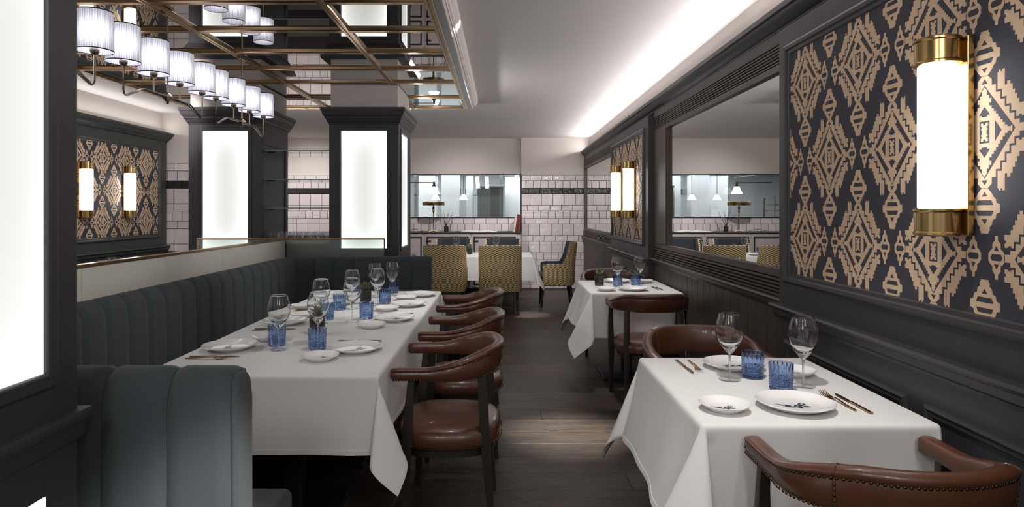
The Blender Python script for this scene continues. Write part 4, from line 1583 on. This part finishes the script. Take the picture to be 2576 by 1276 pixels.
def wine_meshes():
    out = [(0.0045, 0.098), (0.010, 0.103), (0.022, 0.118), (0.036, 0.138), (0.046, 0.158), (0.0515, 0.178), (0.052, 0.190), (0.050, 0.208), (0.044, 0.232), (0.0375, 0.2545)]
    inn = [(0.0, 0.121), (0.012, 0.1225), (0.022, 0.1285), (0.0345, 0.1415), (0.0445, 0.159), (0.0507, 0.178), (0.0514, 0.190), (0.0495, 0.208), (0.0435, 0.232), (0.0370, 0.2545)]

    def dense(p):
        q = []
        for i in range(len(p) - 1):
            p0, p1, p2, p3 = p[max(i - 1, 0)], p[i], p[i + 1], p[min(i + 2, len(p) - 1)]
            for j in range(4):
                t = j / 4
                q.append(tuple(0.5 * (2 * b_ + (c_ - a_) * t + (2 * a_ - 5 * b_ + 4 * c_ - d_) * t * t + (3 * b_ - a_ - 3 * c_ + d_) * t ** 3) for a_, b_, c_, d_ in zip(p0, p1, p2, p3)))
        return q + [p[-1]]
    bowl = MB().lathe(dense(out) + [(0.03725, 0.2548)] + dense(inn)[::-1], 56, cap=True).mesh('bowl', M['crystal'], 80)
    stem = MB().lathe([(0.0065, 0.006), (0.0042, 0.014), (0.0034, 0.04), (0.0034, 0.075), (0.0045, 0.098)], 12).mesh('stem', M['stem'], 70)
    foot = MB().lathe([(0.0, 0.0), (0.0405, 0.0), (0.042, 0.0015), (0.040, 0.003), (0.020, 0.005), (0.0065, 0.007)], 36).mesh('foot', M['footglass'], 60)
    return bowl, stem, foot


WM = wine_meshes()


def wine(x, y, label):
    r = thing('wine_glass', label, 'glass', (x, y, TZ), random.random() * 6, 'stemmed wine glasses')
    for nm, me in zip(('bowl', 'stem', 'foot'), WM):
        obj(nm, me, r)
    return r


def tumbler_meshes():
    n = 96
    H = 0.098
    rings = []
    zs = [0.0, 0.0015, 0.004] + [0.004 + 0.0095 * (i + f) for i in range(5) for f in (0.0, 0.18, 0.5, 0.82)] + [0.0515, 0.053, 0.056, 0.07, 0.088, 0.0905, H]
    for z in zs:
        ring = []
        for j in range(n):
            a = 2 * PI * j / n
            r = 0.0392 + 0.0032 * z / H
            if z < 0.001:
                r -= 0.003
            elif z < 0.0515:
                u = ((z - 0.004) / 0.0095) % 1.0
                bead = min(1.0, 2.4 * min(u, 1 - u)) if z > 0.0041 else 0
                lobe = min(1.0, 2.2 * abs(math.sin(a * 8)))
                r += 0.0030 * bead * lobe - 0.0016
            elif z < 0.0905:
                r -= 0.0015 * (1 - min(1.0, 4.5 * abs(math.sin(a * 8))))
            ring.append((r * math.cos(a), r * math.sin(a), z))
        rings.append(ring)
    for r_, z in ((0.0405, H + 0.0008), (0.0393, H)):
        rings.append([(r_ * math.cos(2 * PI * j / n), r_ * math.sin(2 * PI * j / n), z) for j in range(n)])
    for z in (0.07, 0.04, 0.016):
        rings.append([((0.0365 + 0.0028 * z / H) * math.cos(2 * PI * j / n), (0.0365 + 0.0028 * z / H) * math.sin(2 * PI * j / n), z) for j in range(n)])
    return MB().rings(rings, True, True, True).mesh('glass_body', M['blue'], 24)


TM = tumbler_meshes()


def tumbler(x, y, label):
    r = thing('blue_tumbler', label, 'glass', (x, y, TZ), random.random() * 6, 'cut blue glass tumblers')
    obj('glass_body', TM, r)
    return r


def leaf_mesh(m):
    mb = MB()
    rings = []
    for t, w_, zz in ((0, 0.004, 0.0), (0.25, 0.0085, 0.003), (0.55, 0.0105, 0.010), (0.8, 0.007, 0.019), (0.95, 0.0026, 0.025), (1.0, 0.0005, 0.027)):
        x = 0.040 * t
        rings.append([(x, -w_, zz + 0.002), (x, 0, zz - 0.0035 * (1 - t)), (x, w_, zz + 0.002), (x, 0, zz + 0.0015)])
    return mb.rings(rings).mesh('leaf', m, 50)


LM = {'a': leaf_mesh(M['leaf']), 'b': leaf_mesh(M['leaf2'])}


def pot_meshes():
    n = 40
    rs = random.Random(2)
    rings = []
    for i in range(15):
        z = 0.097 * i / 14
        ring = []
        for j in range(n):
            a = 2 * PI * j / n
            r = 0.0385 + 0.004 * z / 0.097 + 0.0011 * math.sin(a * 7 + 9 * math.sin(z * 60)) + 0.0008 * math.sin(z * 230 + a * 3)
            ring.append((r * math.cos(a), r * math.sin(a), z))
        rings.append(ring)
    pot = MB().rings(rings, True, True, False).mesh('pot', M['pot'], 40)
    soil = MB().lathe([(0.0, 0.008), (0.034, 0.008), (0.0365, 0.014), (0.0385, 0.082), (0.032, 0.088), (0.0, 0.091)], 24).mesh('soil', M['soil'], 50)
    return pot, soil


PT = pot_meshes()


def succulent(x, y, label, kind='a', seed=1, h=1.0):
    r = thing('potted_succulent', label, 'plant', (x, y, TZ), 0, 'succulents in pressed glass pots')
    obj('pot', PT[0], r)
    obj('soil', PT[1], r)
    rs = random.Random(seed)
    for ring_, (n, tilt, sc_) in enumerate(((6, 8, 1.15), (6, 32, 1.05), (4, 58, 0.8))):
        for i in range(n):
            o = obj('leaf', LM[kind if rs.random() < 0.8 else ('b' if kind == 'a' else 'a')], r, (0, 0, 0.090 + 0.006 * ring_), (0, -R(tilt + rs.uniform(-8, 8)), 2 * PI * i / n + ring_ * 0.5 + rs.uniform(-0.15, 0.15)))
            s = sc_ * h * rs.uniform(0.9, 1.1)
            o.scale = (s, s, s)
    return r


def knife_meshes():
    hd = MB()
    hd.rings([[(y_, -0.105, 0.0012), (y_ * 1.0, -0.105, 0.0062)][0:1] + [(0.0055, -0.105, 0.0012), (0.0055, -0.105, 0.006), (-0.0055, -0.105, 0.006)] for y_ in (-0.0055,)] +
             [[(-w_, yy, 0.0012), (w_, yy, 0.0012), (w_, yy, 0.0066), (-w_, yy, 0.0066)] for w_, yy in ((0.0050, -0.06), (0.0042, 0.0), (0.0048, 0.012))])
    bl = MB()
    bl.rings([[(-a, yy, 0.0028), (b, yy, 0.0028), (b, yy, 0.0042), (-a, yy, 0.0042)] for a, b, yy in ((0.0044, 0.0044, 0.010), (0.008, 0.006, 0.03), (0.0088, 0.006, 0.07), (0.0075, 0.005, 0.10), (0.003, 0.003, 0.114))])
    return hd.mesh('knife_handle', M['gold'], 30), bl.mesh('knife_blade', M['gold'], 30)


def fork_meshes():
    h = MB()
    h.rings([[(-w_, yy, z), (w_, yy, z), (w_, yy, z + t), (-w_, yy, z + t)] for w_, yy, z, t in
             ((0.0042, -0.100, 0.0006, 0.004), (0.0036, -0.05, 0.002, 0.004), (0.0026, 0.0, 0.008, 0.0032), (0.0030, 0.02, 0.0085, 0.003), (0.0072, 0.034, 0.005, 0.0026), (0.0110, 0.045, 0.0025, 0.0022), (0.0118, 0.058, 0.0028, 0.0020))])
    tines = []
    for k in range(4):
        x = -0.0102 + 0.0068 * k
        tines.append(MB().rings([[(x - w_, yy, z), (x + w_, yy, z), (x + w_, yy, z + 0.0016), (x - w_, yy, z + 0.0016)] for w_, yy, z in ((0.0018, 0.056, 0.003), (0.0015, 0.075, 0.0058), (0.0011, 0.092, 0.0095), (0.0006, 0.100, 0.012))]).mesh('tine', M['gold'], 30))
    return h.mesh('fork_handle', M['gold'], 30), tines


KM = knife_meshes()
FM = fork_meshes()


def knife(x, y, rz, label):
    r = thing('table_knife', label, 'knife', (x, y, TZ), rz, 'gold table knives')
    obj('knife_handle', KM[0], r)
    obj('knife_blade', KM[1], r)


def fork(x, y, rz, label):
    r = thing('table_fork', label, 'fork', (x, y, TZ), rz, 'gold table forks')
    obj('fork_handle', FM[0], r)
    for t in FM[1]:
        obj('tine', t, r)


# --- long table
ROWN = ['first from the teal booth', 'second from the teal booth', 'third from the teal booth', 'farthest from the teal booth']
for i, (bx_, by, sx_, sy_) in enumerate(((-1.268, 2.967, -1.165, 3.18), (-1.235, 3.63, -1.20, 3.86), (-1.15, 4.36, -1.315, 4.215), (-1.25, 4.82, -1.28, 4.595))):
    plate('big', bx_, by, f'white dinner plate, bench side of the long table, {ROWN[i]}', R(-60))
    plate('small', sx_, sy_, f'white side plate, bench side of the long table, {ROWN[i]}', R(-60))
for i, (bx_, by, sx_, sy_) in enumerate(((-0.67, 2.93, -0.785, 2.755), (-0.634, 3.745, -0.72, 3.515), (-0.633, 4.31, -0.743, 4.115), (-0.6145, 4.80, -0.695, 4.61))):
    plate('big', bx_, by, f'white dinner plate, chair side of the long table, {ROWN[i]}', R(50))
    plate('small', sx_, sy_, f'white side plate, chair side of the long table, {ROWN[i]}', R(50))
for x, y, lb in ((-1.035, 2.955, 'wine glass nearest the teal booth, before the first blue tumbler on the bench side'), (-0.889, 3.08, 'wine glass in front of the first succulent, just behind a blue tumbler'),
                 (-1.036, 3.65, 'wine glass behind the first succulent, bench side of the long table'), (-0.8695, 3.70, 'wine glass mid-table between the two succulents, chair side'),
                 (-0.985, 4.19, 'wine glass behind the mid-table one, on the bench side'), (-0.838, 4.29, 'wine glass right beside the second succulent, chair side'),
                 (-0.948, 4.756, 'farthest bench-side wine glass on the long table'), (-0.833, 4.845, 'farthest chair-side wine glass, at the far end of the long table')):
    wine(x, y, lb)
for x, y, lb in ((-1.0776, 3.05, 'blue tumbler behind the wine glass nearest the teal booth'), (-0.859, 2.965, 'blue tumbler nearest the viewer, in front of the first succulent'),
                 (-1.035, 3.77, 'blue tumbler half hidden behind the first succulent'), (-0.81, 3.81, 'blue tumbler in front of the second succulent'),
                 (-1.056, 4.147, 'blue tumbler standing alone left of the mid-table wine glasses'), (-0.81, 4.41, 'blue tumbler to the right of the second succulent'),
                 (-1.07, 4.73, 'blue tumbler mostly hidden behind the wine glasses by the second succulent'), (-0.847, 4.99, 'farthest blue tumbler, at the far end of the long table')):
    tumbler(x, y, lb)
succulent(-0.965, 3.33, 'green succulent in a glass pot behind the nearest blue tumbler', 'a', 4, 1.05)
succulent(-0.945, 4.42, 'dusky green succulent in a glass pot further along the long table', 'b', 9, 1.15)
for i, (x, y) in enumerate(((-1.27, 2.79), (-1.235, 3.44), (-1.22, 4.10))):
    fork(x - 0.01, y - 0.018, R(-92), f'gold fork, bench side of the long table, {ROWN[i]}')
    knife(x, y + 0.018, R(-88), f'gold knife, bench side of the long table, {ROWN[i]}')
for i, (x, y) in enumerate(((-0.70, 3.14), (-0.66, 3.97), (-0.66, 4.52))):
    knife(x, y + 0.012, R(88), f'gold knife, chair side of the long table, {ROWN[i]}')
    fork(x + 0.01, y - 0.020, R(94), f'gold fork, chair side of the long table, {ROWN[i]}')

# --- table by the large wallpapered panel
NT_ = 'on the large-panel table'
plate('big', 0.962, 2.088, f'white dinner plate with blue print {NT_}, the one by the near chair', R(0))
plate('small', 0.724, 2.066, f'white side plate with blue print {NT_}, the one by the near chair', R(0))
plate('big', 0.954, 2.615, f'white dinner plate {NT_}, behind the wine glass at its far side', R(180))
plate('small', 1.150, 2.50, f'white side plate {NT_}, behind the wine glass next to the wall', R(180))
wine(0.872, 2.434, f'wine glass {NT_}, the one farther from the wall')
wine(1.112, 2.346, f'wine glass {NT_}, the one nearer the wall')
tumbler(0.973, 2.465, f'blue tumbler {NT_}, the one beside the far dinner plate')
tumbler(1.008, 2.295, f'blue tumbler {NT_}, right behind the near dinner plate')
fork(1.136, 2.15, R(3), f'gold fork with its tines beside the near dinner plate {NT_}')
knife(1.175, 2.125, R(0), f'gold knife lying outermost beside the fork {NT_}')
knife(0.755, 2.635, R(182), f'gold knife at the far corner {NT_}, nearest the aisle')
fork(0.800, 2.640, R(177), f'gold fork at the far corner {NT_}, next to a knife')
# --- table by the wide mirror
NT_ = 'on the mirror-side table'
plate('big', 1.062, 5.150, f'white dinner plate {NT_}, behind the near chair')
plate('small', 0.840, 5.12, f'white side plate {NT_}, in front of the succulent')
plate('big', 1.035, 5.72, f'white dinner plate {NT_}, at its far side', R(180))
plate('small', 1.275, 5.70, f'white side plate {NT_}, at its far side next to the wall', R(180))
wine(0.978, 5.375, f'wine glass {NT_}, the one nearer the succulent')
wine(1.213, 5.58, f'wine glass {NT_}, the one nearer the wall')
tumbler(1.003, 5.50, f'blue tumbler {NT_}, the one nearer the succulent')
tumbler(1.152, 5.47, f'blue tumbler {NT_}, the one nearer the wall')
succulent(0.836, 5.45, 'leafy succulent in a glass pot on the mirror-side table', 'a', 14, 1.1)
fork(1.268, 5.25, R(2), f'gold fork {NT_}, beside a knife at the wall side')
knife(1.300, 5.24, R(0), f'gold knife {NT_}, beside a fork at the wall side')
knife(0.89, 5.72, R(182), f'gold knife {NT_}, at the far corner behind the succulent')
# --- table among the gold-weave armchairs
NT_ = 'on the table among the gold-weave chairs'
wine(-0.68, 9.50, f'wine glass {NT_}, above the banquette-side chair')
wine(-0.083, 9.52, f'wine glass {NT_}, above the other chair back')
succulent(-0.47, 9.36, 'small spiky succulent in glass between the two gold-weave chair backs', 'a', 22, 1.2)
tumbler(-0.13, 9.38, f'blue tumbler {NT_}, hidden behind the chair backs')
tumbler(-0.86, 9.40, f'blue tumbler {NT_}, near its lit-column end')
tumbler(-0.62, 9.66, f'blue tumbler {NT_}, on its sideboard side')
plate('big', -0.72, 9.16, f'white dinner plate {NT_}, at the banquette-side place')
plate('big', -0.05, 9.16 - 0.02, f'white dinner plate {NT_}, at the aisle-side place')
# --- table beyond the partition
NT_ = 'beyond the low partition'
for x, y, lb in ((-3.15, 5.02, 'first'), (-3.27, 5.32, 'second'), (-3.05, 5.42, 'third'), (-3.10, 5.62, 'last')):
    wine(x, y, f'wine glass {NT_}, {lb} along that table from the lit pillar')

# ------------------------------------------------------------------ back counter between the columns, shelves, glasses
bc = thing('bar_counter', 'dark counter shelf between the two lit columns carrying rows of glasses', 'counter', (-1.93, 6.3, 0))
MB().bx(-2.19, -1.67, 5.97, 6.66, 0, 1.06).build('counter_front', M['paint_dark'], bc, smooth=0, world=True)
MB().bx(-2.24, -1.625, 5.96, 6.67, 1.06, 1.082).build('counter_top', M['black'], bc, smooth=0, bevel=0.002, world=True)
tg = MB().lathe([(0.0, 0.0), (0.022, 0.0), (0.024, 0.002), (0.036, 0.108), (0.035, 0.108), (0.0225, 0.008), (0.0, 0.007)], 14, cap=False).mesh('shelf_glass', M['glass'], 60)
ORD = ('first', 'second', 'third', 'fourth', 'fifth', 'sixth', 'seventh', 'eighth')
for r_ in range(4):
    for c_ in range(8):
        o = bpy.data.objects.new('shelf_glass', tg)
        COL.objects.link(o)
        o.location = (-2.195 + c_ * 0.076, 6.03 + r_ * 0.11, 1.0825)
        tag(o, f"tapered counter glass, {('front', 'second', 'third', 'back')[r_]} row, {ORD[c_]} from the shelf-bearing column", 'glass', 'glasses on the counter between the columns')
for z, lb in ((1.963, 'topmost'), (1.691, 'middle'), (1.419, 'lowest')):
    gs = thing('glass_shelf', f'{lb} of the three glass shelves between the lit columns', 'shelf', (-1.93, 6.3, z))
    MB().bx(-0.315, 0.315, -0.28, 0.30, -0.005, 0.005).build('shelf_pane', M['shelfglass'], gs, smooth=0)
    MB().bx(-0.315, 0.315, -0.284, -0.2805, -0.005, 0.005).build('shelf_edge', M['glassedge'], gs, smooth=0)
    for yy in (-0.2,):
        MB().bx(-0.316, -0.24, yy - 0.008, yy + 0.008, -0.014, -0.0055).build('bracket', M['black'], gs, smooth=0, bevel=0.002)

# ------------------------------------------------------------------ sideboard at the back wall
sb = thing('sideboard', 'long mauve-grey sideboard with black framed doors below the kitchen window', 'sideboard', (-1.3, 11.1, 0))
MB().bx(-2.95, 0.33, 10.92, 11.41, 0.06, 1.0).build('carcass', M['mauve'], sb, smooth=0, world=True)
MB().bx(-2.95, 0.334, 10.89, 11.412, 1.0, 1.022).build('top', M['black'], sb, smooth=0, bevel=0.003, world=True)
MB().bx(-2.92, 0.30, 10.95, 11.39, 0.0, 0.06).build('plinth', M['black'], sb, smooth=0, world=True)
for k, c in enumerate((-0.12, -0.925, -1.73, -2.535)):
    d = MB().bx(c - 0.385, c + 0.385, 10.902, 10.92, 0.08, 0.985).build('door', M['mauve'], sb, smooth=0, bevel=0.003, world=True)
    f = MB()
    for z0, z1 in ((0.53, 0.945), (0.12, 0.47)):
        for a, b, p, q in ((c - 0.36, c + 0.36, z1 - 0.022, z1), (c - 0.36, c + 0.36, z0, z0 + 0.022), (c - 0.36, c - 0.338, z0, z1), (c + 0.338, c + 0.36, z0, z1)):
            f.bx(a, b, 10.892, 10.902, p, q)
    for v in range(len(f.v)):
        f.v[v] = (f.v[v][0] + 1.3, f.v[v][1] - 11.1, f.v[v][2])
    f.build('door_frame', M['black'], d, smooth=0)
    h = MB().bx(c - 0.37 + 1.3, c - 0.28 + 1.3, -0.222, -0.207, 0.865, 0.885)
    h.build('handle', M['black'], d, smooth=0, bevel=0.002)
CT = 1.0225
lp = thing('brass_table_lamp', 'brass table lamp with a flat disc shade on the sideboard', 'lamp', (-1.19, 11.10, CT))
MB().lathe([(0.0, 0.0), (0.085, 0.0), (0.088, 0.008), (0.080, 0.016), (0.045, 0.022), (0.014, 0.032), (0.010, 0.05)], 32).build('base', M['brass'], lp, smooth=50)
MB().lathe([(0.008, 0.03), (0.008, 0.32), (0.013, 0.335), (0.020, 0.36), (0.022, 0.39), (0.016, 0.40), (0.024, 0.41), (0.018, 0.43), (0.010, 0.445), (0.010, 0.47)], 16).build('stem', M['brass'], lp, smooth=50)
MB().lathe([(0.02, 0.462), (0.19, 0.462), (0.192, 0.466), (0.192, 0.522), (0.186, 0.526), (0.02, 0.526)], 48).build('disc_shade', M['brass'], lp, smooth=50)
tag(MB().tube([(-1.30, 11.12, CT + 0.004), (-1.36, 11.10, CT + 0.004), (-1.44, 11.14, CT + 0.03), (-1.52, 11.12, CT + 0.05), (-1.60, 11.10, CT + 0.03), (-1.68, 11.08, CT + 0.005)], 0.004, 8).build('lamp_cord', M['black'], None), 'black lamp cord lying along the sideboard top beside the brass lamp', 'cord')
tv = thing('twig_vase', 'small dark vase of sprouting twigs on the sideboard', 'vase', (-0.97, 11.12, CT))
MB().lathe([(0.0, 0.0), (0.036, 0.0), (0.038, 0.004), (0.040, 0.095), (0.036, 0.098), (0.0, 0.096)], 20).build('vase', M['pot_dark'] if 'pot_dark' in M else M['twig'], tv, smooth=50)
rs = random.Random(6)
for i in range(9):
    a = rs.uniform(-0.75, 0.75)
    b = rs.uniform(-0.3, 0.3)
    L = rs.uniform(0.20, 0.30)
    p = [(0.01 * a, 0, 0.09)]
    for k in range(1, 6):
        t = k / 5
        p.append((a * L * t * (0.8 + 0.2 * t), b * L * t, 0.09 + L * t * math.cos(a * 0.7) + rs.uniform(-0.006, 0.006)))
    tw = MB().tube(p, [0.0036, 0.0034, 0.003, 0.0026, 0.0022, 0.0015], 6).build('twig', M['twig'], tv)
    lf = MB()
    for k in range(3, 6):
        lf.ball((p[k][0] + rs.uniform(-0.01, 0.01), p[k][1], p[k][2] + 0.006), 0.009, 6, 4, sz=0.5)
    lf.build('leaflet', M['leaf'], tw)
ob = thing('open_book', 'large book lying open on the sideboard top', 'book', (-0.395, 11.10, CT))
for s in (-1, 1):
    pr = [(0, 0.004), (s * 0.03, 0.022), (s * 0.08, 0.034), (s * 0.16, 0.026), (s * 0.30, 0.008), (s * 0.31, 0.003), (0, 0.002)]
    if s < 0:
        pr = pr[::-1]
    MB().prism(pr, 'y', -0.16, 0.16).build('page_block', M['paper'], ob, smooth=40)
MB().bx(-0.315, 0.315, -0.165, 0.165, 0, 0.003).build('cover', M['beigebook'], ob, smooth=0)
for x, th, hgt, m, lb in ((0.215, 0.030, 0.27, 'beigebook', 'beige book leaning at the sideboard end, innermost of the upright books'), (0.252, 0.028, 0.31, 'red', 'tall red book leaning between two others at the sideboard end'), (0.284, 0.024, 0.30, 'red', 'dark red book at the sideboard end, against the wall frame')):
    bk = thing('upright_book', lb, 'book', (x, 11.12, CT), 0, 'books leaning at the sideboard end')
    bk.rotation_euler = (0, R(7), 0)
    MB().bx(-th / 2, th / 2, -0.11, 0.11, 0, hgt).build('cover', M[m], bk, smooth=0, bevel=0.002)
    MB().bx(-th / 2 + 0.003, th / 2 - 0.003, -0.105, 0.1115, 0.004, hgt + 0.0005).build('page_block', M['paper'], bk, smooth=0)

# wall lamp arm reaching out in front of the kitchen window
wl = thing('arm_lamp', 'bronze swing-arm lamp with a white glass shade in front of the kitchen window', 'lamp', (-1.19, 11.2, 1.69))
MB().tube([(-0.62, 0.2, 0.20), (-0.62, 0.0, 0.20), (0.0, 0.0, 0.195)], 0.007, 8).build('arm', M['leg'], wl)
MB().ball((0, 0, 0.20), 0.017, 12, 8).lathe([(0.012, 0.15), (0.02, 0.16), (0.02, 0.185), (0.010, 0.195)], 14).lathe([(0.045, 0.125), (0.036, 0.145), (0.018, 0.155)], 20).build('holder', M['leg'], wl, smooth=40)
MB().lathe([(0.044, 0.128), (0.060, 0.08), (0.085, 0.03), (0.100, 0.0)], 28, cap=False).build('lamp_shade', M['lampshade_white'], wl, smooth=50)

# ------------------------------------------------------------------ kitchen behind the window
kw = MB()
kw.bx(-5.0, 1.8, 15.6, 15.7, 0, 2.7)
kw.bx(-5.1, -5.0, 11.56, 15.7, 0, 2.7)
kw.bx(1.8, 1.9, 11.56, 15.7, 0, 2.7)
struct('wall_kitchen', kw, M['steel_wall'], smooth=0)
struct('ceiling_kitchen', MB().bx(-5.1, 1.9, 11.56, 15.7, 2.4, 2.5), M['white'], smooth=0)
for x, w_, y, lb in ((-1.52, 0.36, 13.2, 'white glossy kitchen pier at the far side behind the brass lamp'), (-1.03, 0.36, 12.9, 'white glossy kitchen pier directly behind the twig vase'), (-0.66, 0.14, 13.2, 'slim white kitchen pier beside the dark steel cabinet'),
                     (0.27, 0.40, 13.6, 'white kitchen pier at the window end, above the leaning books')):
    kp = thing('kitchen_pier', lb, 'pier', (x, y, 0))
    MB().bx(-w_ / 2, w_ / 2, -0.15, 0.15, 0, 2.12).build('pier_body', M['white'], kp, smooth=0, bevel=0.01)
    MB().bx(-w_ / 2 - 0.02, w_ / 2 + 0.02, -0.17, 0.17, 2.12, 2.30).build('pier_cap', M['steel'], kp, smooth=0, bevel=0.006)
hd = thing('steel_cabinet', 'dark steel cabinet standing behind the kitchen window glass', 'cabinet', (-0.225, 13.0, 0))
MB().bx(-0.255, 0.255, -0.3, 0.3, 0, 1.85).build('cabinet_body', M['steel_dark'], hd, smooth=0, bevel=0.01)
MB().bx(-0.27, 0.27, -0.32, 0.32, 1.85, 1.90).build('cabinet_lid', M['steel'], hd, smooth=0, bevel=0.006)
ks = thing('utensil_shelf', 'steel kitchen shelf holding pans behind the window', 'shelf', (-0.75, 13.6, 1.72))
MB().bx(-1.1, 0.75, -0.15, 0.15, -0.01, 0.01).build('shelf_board', M['steel'], ks, smooth=0)
rs = random.Random(3)
MB().bx(-1.1, -1.06, -0.15, 0.15, -1.72, 0.6).bx(0.71, 0.75, -0.15, 0.15, -1.72, 0.6).build('upright', M['steel'], ks, smooth=0)
for i in range(7):
    p_ = MB().lathe([(0.0, 0.0), (0.07, 0.0), (0.075, 0.005), (0.08, 0.10 + 0.04 * rs.random()), (0.07, 0.11)], 18).build('steel_pan', M['steel'] if i % 2 else M['steel_dark'], None, smooth=40, loc=(-1.70 + i * 0.25, 13.6, 1.731))
    tag(p_, f'steel pan on the kitchen shelf behind the window, {ORD[i]} from the tray rack', 'pan', 'steel pans on the kitchen shelf')
for x, y, lb in ((-1.30, 12.55, 'white kitchen pendant lamp behind the brass lamp'), (-0.74, 12.35, 'white kitchen pendant lamp behind the open book')):
    pd = thing('pendant_lamp', lb, 'lamp', (x, y, 1.60))
    MB().tube([(0, 0, 0.10), (0, 0, 0.80)], 0.005, 8).build('cord', M['black'], pd)
    MB().lathe([(0.022, 0.11), (0.045, 0.09), (0.078, 0.02), (0.088, 0.0)], 24, cap=False).build('lamp_shade', M['lampshade_white'], pd, smooth=50)
rk = thing('tray_rack', 'steel wire tray rack standing in the kitchen', 'rack', (-2.45, 12.3, 0))
for x in (-0.22, 0.22):
    for y in (-0.25, 0.25):
        MB().tube([(x, y, 0.02), (x, y, 1.58), (x, y * 0.8, 1.66)], 0.012, 8).build('upright', M['steel_dark'], rk)
for k in range(9):
    MB().tube([(-0.22, -0.25, 0.55 + 0.12 * k), (0.22, -0.25, 0.55 + 0.12 * k), (0.22, 0.25, 0.55 + 0.12 * k), (-0.22, 0.25, 0.55 + 0.12 * k)], 0.008, 6).build('rung', M['steel_dark'], rk)
